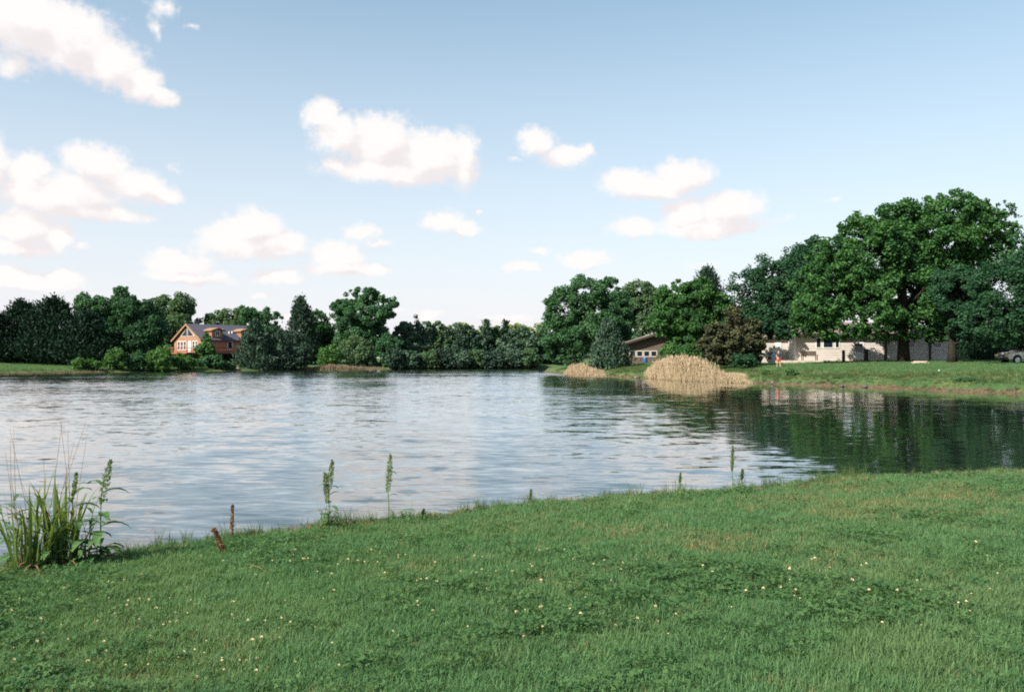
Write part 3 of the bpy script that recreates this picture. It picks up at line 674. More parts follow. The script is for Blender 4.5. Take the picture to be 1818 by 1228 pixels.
def log_house():
    d = 165.0; k = d / F; px = 333; x0 = atx(px, d); g0 = atz(641, d)
    W2, LN = 5.3, 12.6      # half width of the gable front, length back
    t = empty('log_house', (x0, d, g0), math.radians(-41)); tag(t, 'orange log house with grey roof, dormers and gable windows among trees', 'house')
    fl, ev, pk = 1.65, 4.35, 7.3
    # walls (local: gable front faces -y, ridge runs +y)
    MB().quad_prism([(-W2, 0, fl), (W2, 0, fl), (W2, 0, ev), (0, 0, pk - .25), (-W2, 0, ev)], (0, LN, 0)).build('wall', M['logwall'], t)
    MB().box(-W2 + .5, W2 - .5, .5, LN - .2, -1.2, fl - .003).build('basement_wall', M['darkw'], t)
    # roof slabs
    ov, th = .42, .22
    sl = (pk - ev) / W2
    rf = None
    for sx in (-1, 1):
        q = [(0, -ov, pk), (sx * (W2 + ov), -ov, pk - sl * (W2 + ov)), (sx * (W2 + ov), -ov, pk - sl * (W2 + ov) - th), (0, -ov, pk - th)]
        r = MB().quad_prism(q, (0, LN + 2 * ov, 0)).build('roof', M['shingle'], t)
        if sx == 1: rf = r
        # fascia board along the gable
        q = [(sx * .002, -ov - .06, pk + .03), (sx * (W2 + ov + .05), -ov - .06, pk - sl * (W2 + ov + .05) + .03), (sx * (W2 + ov + .05), -ov - .06, pk - sl * (W2 + ov + .05) - .34), (sx * .002, -ov - .06, pk - .34)]
        MB().quad_prism(q, (0, .057, 0)).build('fascia', M['logd'], t)
    for (y, u) in ((6.1, .45), (7.0, .62), (7.7, .60)):
        zc = pk - sl * W2 * u
        MB().tube([(W2 * u, y, zc - .1), (W2 * u, y, zc + .45)], .14, 8).build('roof_vent', M['white'], rf)
    # dormers on the right-hand slope, facing +x
    for y0 in (2.3, 8.6):
        dw, zf, zr, xf = 2.3, 4.55, 6.35, W2 - .25
        dm = MB().quad_prism([(xf, y0, zf), (xf, y0 + dw, zf), (xf, y0 + dw, zr - .35), (xf, y0 + dw / 2, zr), (xf, y0, zr - .35)], (-3.4, 0, 0)).build('dormer', M['log'], t)
        for sy in (-1, 1):
            yc = y0 + dw / 2
            q = [(xf + .4, yc, zr + .16), (xf + .4, yc + sy * (dw / 2 + .35), zr - .33), (xf + .4, yc + sy * (dw / 2 + .35), zr - .47), (xf + .4, yc, zr + .02)]
            MB().quad_prism(q, (-4.0, 0, 0)).build('dormer_roof', M['logd'], dm)
        # window in the dormer face
        wq = MB(); a, b = y0 + .65, y0 + dw - .65
        wq.box(xf + .002, xf + .06, a, b, zf + .35, zf + .45); wq.box(xf + .002, xf + .06, a, b, zr - .6, zr - .5)
        wq.box(xf + .002, xf + .06, a, a + .12, zf + .45, zr - .6); wq.box(xf + .002, xf + .06, b - .12, b, zf + .45, zr - .6)
        wq.box(xf + .002, xf + .055, (a + b) / 2 - .05, (a + b) / 2 + .05, zf + .45, zr - .6)
        wo_ = wq.build('dormer_window', M['white'], dm)
        MB().box(xf - .02, xf + .02, a + .12, b - .12, zf + .45, zr - .6).build('pane', M['glass'], wo_)
    # gable windows: two right-angled triangles over a row of casements
    for sx in (-1, 1):
        tri = [(sx * .22, -.03, 4.95), (sx * 2.35, -.03, 4.95), (sx * .22, -.03, 6.45)]
        o = MB().quad_prism([(sx * .08, -.06, 4.80), (sx * 2.85, -.06, 4.80), (sx * .08, -.06, 6.72)], (0, .058, 0)).build('gable_window', M['trim'], t)
        MB().quad_prism([(x, -.085, z) for x, _, z in tri], (0, .023, 0)).build('pane', M['glass'], o)
    for xa in (-3.85, -2.65, -1.5):
        window(t, xa, xa + .95, 2.15, 3.95, 0, .13, (1, 2))
    window(t, 1.9, 2.8, 2.5, 3.95, 0, .13, (1, 2)); window(t, 3.0, 3.8, 2.5, 3.95, 0, .13, (1, 2))
    dr = MB().box(.35, 1.45, -.07, -.002, fl + .1, 3.9).build('door', M['white'], t)
    MB().tube([(1.3, -.13, 2.7), (1.3, -.071, 2.7)], .04, 6).build('handle', M['black'], dr)
    # long side: windows, door and porch
    for y in (5.4, 11.0):
        wq = MB(); wq.box(W2 + .002, W2 + .07, y, y + .12, 2.3, 3.9); wq.box(W2 + .002, W2 + .07, y + 1.0, y + 1.12, 2.3, 3.9)
        wq.box(W2 + .002, W2 + .07, y + .12, y + 1.0, 2.3, 2.42); wq.box(W2 + .002, W2 + .07, y + .12, y + 1.0, 3.78, 3.9)
        o = wq.build('window', M['white'], t); MB().box(W2 - .02, W2 + .02, y + .12, y + 1.0, 2.42, 3.78).build('pane', M['glass'], o)
    o = MB().box(W2 + .002, W2 + .06, 8.3, 9.3, fl + .1, 3.75).build('side_door', M['white'], t)
    MB().box(W2 + .061, W2 + .08, 8.55, 9.05, 2.5, 3.6).build('pane', M['glass'], o)
    # deck: front and right side, rails and posts
    MB().box(-W2 - .2, W2 + 2.2, -1.9, -.02, fl - .22, fl + .03).build('deck', M['deck'], t)
    MB().box(W2 + .02, W2 + 2.2, -.018, LN - 1, fl - .22, fl + .03).build('deck', M['deck'], t)
    for z in (fl + .25, fl + .9):
        MB().box(-W2 - .2, W2 + 2.2, -1.9, -1.82, z, z + .09).build('rail', M['deck'], t)
        MB().box(W2 + 2.12, W2 + 2.2, -1.818, LN - 1, z, z + .09).build('rail', M['deck'], t)
    for i in range(24):
        x = -W2 - .15 + i * (2 * W2 + 2.3) / 23; MB().box(x - .03, x + .03, -1.88, -1.84, fl + .032, fl + .9).build('baluster', M['deck'], t)
    for i in range(30):
        y = -1.6 + i * (LN + .5) / 29; MB().box(W2 + 2.14, W2 + 2.18, y - .03, y + .03, fl + .032, fl + .9).build('baluster', M['deck'], t)
    for (x, y) in [(-W2, -1.75), (-1.5, -1.75), (1.5, -1.75), (W2, -1.75), (W2 + 2.05, -1.75), (W2 + 2.05, 2.5), (W2 + 2.05, 6), (W2 + 2.05, 9.5), (W2 + 2.05, 11.6)]:
        MB().box(x - .11, x + .11, y - .11, y + .11, -1.2, fl - .222).build('post', M['deck'], t)
log_house()

# ------------------------------------------------------------------ cream house on the right shore
def cream_house():
    d = 97.0; k = d / F; xL, xR = atx(1412, d), atx(1690, d); g0 = 2.0
    t = empty('cream_house', (xL, d, g0)); tag(t, 'low cream sided house with brown roof half hidden behind the huge maple', 'house')
    Wd = xR - xL; D = 9.0; H = atz(593, d) - g0
    px2 = lambda p: (p - 1412) * k
    pz = lambda p: atz(p, d) - g0
    MB().box(0, Wd, 0, D, -.4, H).build('wall', M['siding'], t)
    MB().box(-.03, Wd + .03, -.03, D + .03, -.45, .18).build('foundation', M['conc'], t)
    for x in (0, Wd):
        MB().box(x - .09, x + .09, -.035, .16, .182, H - .002).build('corner_board', M['white'], t)
    # hipped roof with overhang
    o = .55; rz = H + 1.55; h0 = H + .02
    v = [(-o, -o, h0), (Wd + o, -o, h0), (Wd + o, D + o, h0), (-o, D + o, h0), (D / 2, D / 2, rz), (Wd - D / 2, D / 2, rz),
         (-o, -o, h0 - .2), (Wd + o, -o, h0 - .2), (Wd + o, D + o, h0 - .2), (-o, D + o, h0 - .2)]
    mb = MB(); mb.v = v; mb.f = [(0, 1, 5, 4), (1, 2, 5), (2, 3, 4, 5), (3, 0, 4), (9, 8, 7, 6), (0, 6, 7, 1), (1, 7, 8, 2), (2, 8, 9, 3), (3, 9, 6, 0)]
    r = mb.build('roof', M['shingleb'], t)
    MB().box(-o - .03, Wd + o + .03, -o - .05, -o - .003, h0 - .24, h0 + .03).build('gutter', M['darkw'], r)
    # picture window of three lights, door with a glazed top
    z0, z1 = pz(618), pz(599)
    for a, b in ((1448, 1458.5), (1460.5, 1480), (1482, 1491)):
        window(t, px2(a), px2(b), z0, z1, 0, .1, (1, 1))
    dr = MB().box(px2(1515), px2(1534), -.06, -.002, .2, pz(607)).build('door', M['white'], t)
    MB().box(px2(1518), px2(1531), -.085, -.062, pz(624), pz(610)).build('pane', M['glass'], dr)
    MB().tube([(px2(1532), -.14, 1.0), (px2(1532), -.061, 1.0)], .04, 6).build('handle', M['black'], dr)
    window(t, px2(1590), px2(1625), z0, z1, 0, .1, (2, 1)); window(t, px2(1655), px2(1672), z0, z1, 0, .1, (1, 2))
    MB().box(px2(1570), px2(1574), -.09, -.01, .185, H - .21).build('downspout', M['darkw'], t)
    MB().box(px2(1649), px2(1652.5), -.09, -.01, .185, H - .21).build('downspout', M['darkw'], t)
    # wing set back on the left
    wl_ = px2(1322); yb = 2.6
    MB().box(wl_, -.035, yb, yb + 6, -.4, H - .35).build('wing_wall', M['siding'], t)
    mb = MB(); mb.quad_prism([(wl_ - .5, yb - .5, H - .33), (wl_ - .5, yb + 3, H + .9), (wl_ - .5, yb + 6.5, H - .33)], (-wl_ + .45, 0, 0)); mb.build('wing_roof', M['shingleb'], t)
    window(t, px2(1344), px2(1366), 1.3, 2.15, yb, .1, (2, 1))
    o2 = MB().box(px2(1388), px2(1400), yb - .06, yb - .002, .1, 2.2).build('wing_door', M['door'], t)
    MB().tube([(px2(1389.5), yb - .13, 1.0), (px2(1389.5), yb - .061, 1.0)], .04, 6).build('handle', M['black'], o2)
    # patio in front of the left corner
    pt = MB().box(px2(1376), px2(1456), -3.2, -.05, -.6, .10).build('patio', M['conc'], None, bevel=.03)
    pt.location = (xL, d, g0); tag(pt, kind='structure')
    return t, xL, d, g0
CH, CHX, CHD, CHG = cream_house()

def brown_house():
    d = 122.0; k = d / F; x0 = atx(1165, d); g0 = hz1(x0, d) - .1
    t = empty('ranch_house', (x0, d, g0), 0); tag(t, 'low brown ranch house with shallow gable and window row between trees', 'house')
    pxx = lambda p: (p - 1165) * k
    H = atz(609, d) - g0; pk = atz(592, d) - g0; xl, xr = pxx(1108), pxx(1222)
    MB().quad_prism([(xl, 0, -.5), (xr, 0, -.5), (xr, 0, H), (0, 0, pk - .15), (xl, 0, H)], (0, 9, 0)).build('wall', M['brick'], t)
    sl = (pk - H) / (-xl)
    for sx, xe in ((-1, xl - .6), (1, xr + .6)):
        ze = pk - sl * abs(xe)
        MB().quad_prism([(0, -.8, pk), (xe, -.8, ze), (xe, -.8, ze - .22), (0, -.8, pk - .22)], (0, 10.6, 0)).build('roof', M['shingleb'], t)
        MB().quad_prism([(sx * .003, -.86, pk + .03), (xe, -.86, ze + .03), (xe, -.86, ze - .27), (sx * .003, -.86, pk - .27)], (0, .056, 0)).build('fascia', M['darkw'], t)
    for i in range(4):
        a = pxx(1117 + i * 12.6); window(t, a, a + 12 * k, atz(633.5, d) - g0, atz(622, d) - g0, 0, .13, (1, 1), 'trim')
    b = empty('barrel', (x0 + pxx(1143), d - 1.2, hz1(x0 + pxx(1143), d - 1.2) - .02)); tag(b, 'blue plastic barrel against the brown ranch house wall', 'barrel')
    MB().tube([(0, 0, 0), (0, 0, .06), (0, 0, .3), (0, 0, .62), (0, 0, .86), (0, 0, .92)], [.27, .30, .33, .33, .30, .26], 14).build('body', M['blue'], b, smooth=True)
    MB().tube([(0, 0, .28), (0, 0, .34)], .345, 14).build('hoop', M['blue'], b); MB().tube([(0, 0, .58), (0, 0, .64)], .345, 14).build('hoop', M['blue'], b)
    MB().tube([(0, 0, .921), (0, 0, .95)], .25, 14).build('lid', M['black'], b)
brown_house()

# ------------------------------------------------------------------ garden things by the cream house
def bench():
    x = atx(1437, 95.4); t = empty('garden_bench', (x, 95.4, CHG + .10)); tag(t, 'dark wooden slatted bench on the patio by the cream house', 'bench')
    for i in range(4): MB().box(-.85, .85, -.30 + i * .13, -.30 + i * .13 + .11, .43, .47).build('seat_slat', M['darkw'], t)
    for i in range(4): MB().box(-.85, .85, .24 + i * .02, .275 + i * .02, .54 + i * .13, .655 + i * .13).build('back_slat', M['darkw'], t)
    for sx in (-.8, .8):
        MB().box(sx - .04, sx + .04, -.30, -.22, 0, .428).build('leg', M['darkw'], t)
        MB().quad_prism([(sx - .04, .18, 0), (sx + .04, .18, 0), (sx + .04, .235, .5), (sx + .04, .33, 1.06), (sx - .04, .33, 1.06), (sx - .04, .235, .5)][0:2] + [(sx + .04, .235, 0), (sx - .04, .235, 0)], (0, .09, 1.08)).build('leg', M['darkw'], t)
        MB().box(sx - .05, sx + .05, -.32, .22, .64, .69).build('armrest', M['darkw'], t)
        MB().box(sx - .035, sx + .035, -.29, -.23, .472, .638).build('arm_support', M['darkw'], t)
bench()
for px, d, top, lab in ((1497.5, 92, 621.5, 'slim dark timber post on the lawn left of the white house door'), (1537.5, 92, 619.5, 'thicker dark timber post on the lawn right of the white house door')):
    x = atx(px, d); g0 = hz1(x, d); h = atz(top, d) - g0; r = .17 if px < 1510 else .24
    t = empty('timber_post', (x, d, g0)); tag(t, lab, 'post', 'dark posts before the cream house')
    MB().tube([(0, 0, -.3), (0, 0, .1), (.01, 0, h * .6), (0, .01, h - .06)], [r * 1.06, r, r * .97, r * .95], 10).build('shaft', M['darkw'], t, smooth=True)
    MB().tube([(0, .01, h - .058), (0, .01, h)], [r * 1.1, r * .8], 10).build('cap', M['darkw'], t)
def lawn_chair():
    x, y = atx(1374.5, 92.5), 92.5; t = empty('lawn_chair', (x, y, hz1(x, y)), .3); tag(t, 'pale blue plastic lawn chair beside the person in red shorts', 'chair')
    MB().box(-.26, .26, -.25, .24, .40, .44).build('seat', M['pblue'], t, bevel=.015)
    MB().quad_prism([(-.26, .23, .441), (.26, .23, .441), (.26, .27, .441), (-.26, .27, .441)], (0, .14, .52)).build('backrest', M['pblue'], t)
    for sx in (-.23, .23):
        MB().box(sx - .03, sx + .03, -.24, -.18, -.05, .399).build('leg', M['pblue'], t); MB().box(sx - .03, sx + .03, .17, .23, -.05, .399).build('leg', M['pblue'], t)
        MB().box(sx - .035, sx + .035, -.25, .26, .62, .66).build('armrest', M['pblue'], t); MB().box(sx - .025, sx + .025, -.23, -.18, .441, .619).build('arm_support', M['pblue'], t)
lawn_chair()
def stone(label, px, d, s, mat='stone', name='rock', flat=.55, group=None, z=None, seed=1):
    r = np.random.default_rng(seed); mb = MB()
    u, v = 9, 6; x = atx(px, d)
    for j in range(v + 1):
        for i in range(u):
            th = math.pi * j / v; ph = 2 * math.pi * i / u; q = 1 + r.uniform(-.16, .16)
            if j in (0, v): q = 1
            mb.v.append((s[0] * q * math.sin(th) * math.cos(ph), s[1] * q * math.sin(th) * math.sin(ph), s[2] * q * math.cos(th)))
    for j in range(v):
        for i in range(u): mb.f.append((j * u + i, (j + 1) * u + i, (j + 1) * u + (i + 1) % u, j * u + (i + 1) % u))
    o = mb.build(name, M[mat], None)
    g0 = hz1(x, d) if z is None else z
    o.location = (x, d, g0 + s[2] * .45); o.rotation_euler = (0, 0, r.uniform(0, 3)); tag(o, label, 'rock', group); return o
stone('rounded orange tan boulder at the water edge below the log house', 421, 153.5, (.5, .45, .6), z=-.02, seed=3)
stone('flat pale rock, right one, on the lawn by the maple foot', 1640, 80, (.55, .4, .2), seed=5, group='pale rocks by the maple')
stone('flat tan rock, left one, on the lawn by the maple foot', 1628, 80.4, (.7, .45, .22), seed=6, group='pale rocks by the maple')
stone('small pale rock at the water between the two reed beds', 1128, 98.6, (.13, .12, .10), 'stone', seed=8, z=.1)
stone('small dark rock beside the pale rock between the two reed beds', 1133, 98.4, (.35, .25, .2), 'stoned', seed=9, z=.06)
stone('dark stone in the shallow water left of the red reflection', 1372, 76, (.22, .2, .2), 'stoned', seed=10, z=.05)
stone('dark stone at the muddy edge below the cream house', 1494, 69, (.22, .2, .16), 'stoned', seed=11, z=.04)
stone('second dark stone at the muddy edge, right below the white door', 1535, 67.2, (.2, .2, .15), 'stoned', seed=12, z=.04)
stone('tiny white stone lying on the right lawn below the house corner', 1667, 69, (.08, .07, .07), 'white', seed=13)

# ------------------------------------------------------------------ car
def car():
    d = 75.0; x = atx(1778, d); t = empty('car', (x, d, hz1(x + 1.5, d) - .01), math.radians(4)); tag(t, 'silver car cut by the right picture edge, only its front showing under trees', 'car')
    Wd = .92
    prof = [(.02, .42), (.0, .62), (.06, .86), (.25, .97), (1.15, 1.07), (1.30, 1.08), (3.9, 1.10), (4.5, 1.06), (4.62, .9), (4.62, .45), (4.5, .36)]
    def arch(cx, r, n=9): return [(cx + r * math.cos(a), .36 + r * math.sin(a)) for a in np.linspace(0, math.pi, n)]
    low = arch(3.72, .42) + arch(.86, .42) + [(.16, .36)]
    body = prof + [q for q in low]
    b = MB().quad_prism([(px, -Wd, pz) for px, pz in body], (0, 2 * Wd, 0)).build('body', M['silver'], t, bevel=.05)
    # cabin narrowing to the roof
    v = []
    for (xs, ys, z) in (((1.25, 4.45), Wd - .06, 1.10), ((2.0, 4.1), Wd - .24, 1.66)):
        v += [(xs[0], -ys, z), (xs[1], -ys, z), (xs[1], ys, z), (xs[0], ys, z)]
    cb = MB(); cb.v = v; cb.f = [(3, 2, 1, 0), (4, 5, 6, 7), (0, 1, 5, 4), (1, 2, 6, 5), (2, 3, 7, 6), (3, 0, 4, 7)]
    c = cb.build('cabin', M['silver'], t, bevel=.05)
    def side_pt(x, f, s): return (x, s * ((Wd - .06) * (1 - f) + (Wd - .24) * f + .006), 1.10 + .56 * f)
    for s in (-1, 1):
        for (a0, a1, b0, b1) in ((1.62, 2.72, 2.10, 2.72), (2.80, 3.62, 2.80, 3.62), (3.70, 4.28, 3.70, 4.05)):
            q = [side_pt(a0, .12, s), side_pt(a1, .12, s), side_pt(b1, .86, s), side_pt(b0, .86, s)]
            MB().quad_prism(q, (0, s * .012, 0)).build('side_window', M['glass'], t)
    MB().quad_prism([(1.33, -.74, 1.17), (1.33, .74, 1.17), (1.93, .60, 1.61), (1.93, -.60, 1.61)], (-.015, 0, .02)).build('windscreen', M['glass'], t)
    for wx in (.86, 3.72):
        for s in (-1, 1):
            ww = empty('wheel', (0, 0, 0)); ww.parent = t; ww.location = (wx, s * .80, .335)
            MB().tube([(0, -.11, 0), (0, -.09, 0), (0, .09, 0), (0, .11, 0)], [.30, .335, .335, .30], 22).build('tyre', M['rubber'], ww, smooth=False)
            MB().tube([(0, s * .112, 0), (0, s * .125, 0)], .225, 16).build('rim', M['rim'], ww)
            for q in range(5):
                a = q * 2 * math.pi / 5; MB().tube([(0, s * .128, 0), (.2 * math.cos(a), s * .128, .2 * math.sin(a))], .028, 5).build('spoke', M['rim'], ww)
    for s in (-1, 1):
        MB().box(-.02, .26, s * .70 - .18 if s > 0 else -.935, s * .70 + .235 if s > 0 else -.52, .70, .86).build('headlight', M['lamp'], t, bevel=.03)
        MB().box(.9 + .45, 1.5, s * (Wd + .10) - .09, s * (Wd + .10) + .09, 1.12, 1.26).build('mirror', M['black'], t, bevel=.02)
        for xd in (1.45, 2.76, 3.66): MB().box(xd - .008, xd + .008, s * Wd - .004, s * Wd + .004, .5, 1.05).build('door_seam', M['black'], t)
        for xd in (2.55, 3.5): MB().box(xd - .1, xd + .1, s * (Wd + .012) - .012, s * (Wd + .012) + .012, .92, .96).build('door_handle', M['black'], t)
    MB().box(-.08, .10, -.90, .90, .40, .58).build('bumper', M['black'], t, bevel=.04)
    MB().box(-.03, .02, -.45, .45, .64, .80).build('grille', M['black'], t)
car()

# ------------------------------------------------------------------ people
def skin_mesh(name, pts, edges, radii, mat, parent, sub=1, root=0):
    me = bpy.data.meshes.new(name); me.from_pydata(pts, edges, []); me.materials.append(mat)
    o = bpy.data.objects.new(name, me); COL.objects.link(o); o.parent = parent
    o.modifiers.new('skin', 'SKIN'); s = o.modifiers.new('sub', 'SUBSURF'); s.levels = sub; s.render_levels = sub
    for i, r in enumerate(radii):
        sv = me.skin_vertices[0].data[i]; sv.radius = (r, r) if not isinstance(r, tuple) else r; sv.use_root = (i == root)
    o.modifiers['skin'].use_smooth_shade = True
    return o
def person(label, px, d, h, rz, top, bottom, stride, armswing):
    x = atx(px, d); t = empty('person', (x, d, hz1(x, d)), rz); tag(t, label, 'person', 'people on the right lawn')
    k = h / 1.75
    def K(*p): return tuple(q * k for q in p)
    P, E, R = [], [], []
    def add(p, r, frm=None):
        P.append(K(*p)); R.append(r * k if not isinstance(r, tuple) else (r[0] * k, r[1] * k))
        if frm is not None: E.append((frm, len(P) - 1))
        return len(P) - 1
    pel = add((0, 0, .95), (.15, .11)); wa = add((0, 0, 1.12), (.135, .10), pel); ch = add((0, 0, 1.34), (.165, .11), wa)
    nk = add((0, 0, 1.49), .055, ch); hd = add((0, -.02, 1.58), .085, nk); hd2 = add((0, -.02, 1.68), .085, hd); add((0, -.115, 1.60), .018, hd)
    add((.092, -.01, 1.61), .018, hd); add((-.092, -.01, 1.61), .018, hd)
    hands = []
    for s in (-1, 1):
        hp = add((s * .10, 0, .90), .085, pel); kn = add((s * .11, -.04 - s * stride * .5, .50), .058, hp); an = add((s * .11, s * -stride, .09), .036, kn); add((s * .12, -.14 - s * stride, .035), .032, an)
        sh = add((s * .20, 0, 1.42), .052, ch); el_ = add((s * .27, .03 + s * armswing * .4, 1.14), .040, sh); wr = add((s * .27, -.10 + s * armswing, .93), .028, el_)
        pm = add((s * .27, -.13 + s * armswing, .86), (.020, .034), wr)
        for i, (dy, ln) in enumerate(((-.030, .075), (-.010, .085), (.010, .08), (.028, .06))):
            f1 = add((s * .27, -.13 + s * armswing + dy, .82), .009, pm); add((s * .262, -.135 + s * armswing + dy, .82 - ln * .8), .007, f1)
        t1 = add((s * .255, -.17 + s * armswing, .855), .010, pm); add((s * .25, -.185 + s * armswing, .815), .008, t1)
    skin_mesh('body', P, E, R, M['skin'], t)
    skin_mesh('shirt', [K(0, 0, .98), K(0, 0, 1.14), K(0, 0, 1.36), K(0, 0, 1.455), K(.20, 0, 1.43), K(.262, .02, 1.22), K(-.20, 0, 1.43), K(-.262, .02, 1.22)], [(0, 1), (1, 2), (2, 3), (2, 4), (4, 5), (2, 6), (6, 7)],
              [(.165 * k, .125 * k), (.155 * k, .12 * k), (.18 * k, .125 * k), .075 * k, .068 * k, .060 * k, .068 * k, .060 * k], top, t)
    skin_mesh('shorts', [K(0, 0, 1.04), K(0, 0, .92), K(.105, 0, .84), K(.115, -.03 - stride * .35, .56), K(-.105, 0, .84), K(-.115, -.03 + stride * .35, .56)], [(0, 1), (1, 2), (2, 3), (1, 4), (4, 5)],
              [(.16 * k, .125 * k), (.17 * k, .135 * k), .115 * k, .105 * k, .115 * k, .105 * k], bottom, t)
    skin_mesh('hair', [K(0, .015, 1.60), K(0, .005, 1.70), K(0, .02, 1.74)], [(0, 1), (1, 2)], [.082 * k, .094 * k, .06 * k], M['hair'], t)
    for s in (-1, 1):
        skin_mesh('shoe', [K(s * .11, .03 - s * stride, .045), K(s * .118, -.08 - s * stride, .04), K(s * .122, -.17 - s * stride, .03)], [(0, 1), (1, 2)], [.048 * k, .046 * k, .036 * k], M['charcl'], t)
    for s in (-1, 1):
        MB().tube([K(s * .032, -.098, 1.625), K(s * .032, -.106, 1.625)], .010 * k, 6).build('eye', M['black'], t)
    MB().box(-.025 * k, .025 * k, -.108 * k, -.098 * k, 1.545 * k, 1.553 * k).build('mouth', M['maroon'], t)
person('person in dark top and bright red orange shorts walking on the right lawn', 1382, 86, 1.72, .5, M['charcl'], M['red'], .14, .10)
person('person in navy top and dark red shorts standing left of the red shorts', 1366.5, 92, 1.62, -.4, M['navy'], M['maroon'], .03, .02)

# ------------------------------------------------------------------ reeds and dry grass
def reed_bed(name, label, cols, leafkey, n, dspread, stem_w, kindtag, hmin=.25, plume=True):
    """cols: (column, row of the top, distance of the water edge) along the bed"""
    c = np.array(cols, float); px = rng.uniform(c[0, 0], c[-1, 0], n)
    top = np.interp(px, c[:, 0], c[:, 1]); qx = np.arange(c[0, 0], c[-1, 0] + 4, 4.0); dd = np.interp(px, qx, [shore_d(q) for q in qx])
    back = rng.uniform(-.9, dspread, n); y = dd + back; x = (px - CX) / F * dd + rng.normal(size=n) * .12
    z = np.maximum(hgt(x, y), -.25)
    H = np.maximum((CAMZ + (HZ - top) / F * y - z), hmin) * np.where(rng.random(n) < .82, rng.uniform(.72, 1.0, n), rng.uniform(.95, 1.18, n)) * (1 + .12 * np.sin(px * .55 + 1) * np.sin(px * .23))
    H = np.where(back < -.6, H * rng.uniform(.5, 1, n), H)
    base = np.stack([x, y, z], 1); lean = np.stack([rng.normal(.03, .08, n), rng.normal(0, .08, n), np.ones(n)], 1)
    P, A, N, LN, WD, T = [], [], [], [], [], []
    tint = np.where(rng.random(n) < .1, rng.uniform(0, .15, n), np.clip(rng.normal(.55, .17, n), 0, 1))
    for t0, t1 in ((0, .55), (.45, 1.0)):
        bend = lean + np.array([.05, 0, 0]) * t1
        P.append(base + bend * (H * (t0 + t1) / 2)[:, None]); A.append(bend); N.append(rng.normal(size=(n, 3)) * [1, 1, .1] + [0, -.6, .1]); LN.append(H * (t1 - t0) * 1.05); WD.append(np.full(n, stem_w)); T.append(tint)
    for q in range(3):   # blades off the stem
        f = rng.uniform(.25, .85, n); a = rng.uniform(0, 6.28, n)
        ax = np.stack([np.cos(a) * .5, np.sin(a) * .5, rng.uniform(1.0, 2.4, n)], 1)
        l = H * rng.uniform(.16, .30, n)
        P.append(base + lean * (H * f)[:, None] + unit(ax) * (l * .5)[:, None]); A.append(ax); N.append(rng.normal(size=(n, 3)) + [0, -.4, .4]); LN.append(l); WD.append(np.full(n, stem_w * 1.25)); T.append(np.clip(tint + rng.uniform(-.1, .1, n), 0, 1))
    if plume:
        for q in range(2):
            ax = lean + rng.normal(size=(n, 3)) * .18; l = H * .17
            P.append(base + lean * (H * 1.0)[:, None]); A.append(ax); N.append(rng.normal(size=(n, 3)) + [0, -.6, 0]); LN.append(l); WD.append(l * .22); T.append(np.clip(tint - .15, 0, 1))
    P, A, N, LN, WD, T = map(np.concatenate, (P, A, N, LN, WD, T))
    o = link(name, leaf_mesh(name, P, A, N, LN, WD, T, .02), None, L[leafkey]); tag(o, label, 'reeds', kind='stuff'); return o
reed_bed('reed_bed', 'tall tan reed bed in front of the bronzed cedar', [(1151, 668), (1156, 656), (1168, 647), (1186, 642), (1215, 638), (1240, 642), (1256, 648), (1270, 656), (1284, 662), (1310, 670), (1330, 676)], 'reed', 9500, 3.2, .024, 'reeds')
reed_bed('reed_bed', 'smaller pale tan reed bed nearer the tip of the right shore', [(1003, 660), (1012, 651), (1030, 647), (1048, 652), (1062, 658), (1074, 664)], 'reed', 3600, 2.6, .032, 'reeds')
reed_bed('dry_grass_strip', 'tan dry grass strip along the far shore under the big open tree', [(535, 654), (560, 650), (585, 646), (620, 649), (650, 651), (680, 654)], 'straw', 1300, 2.5, .08, 'grass', plume=False)
reed_bed('dry_grass_strip', 'thin dry grass fringe on the left lawn shore', [(-20, 662), (60, 660), (130, 658.5), (190, 657.5)], 'straw', 900, 1.2, .06, 'grass', plume=False, hmin=.15)

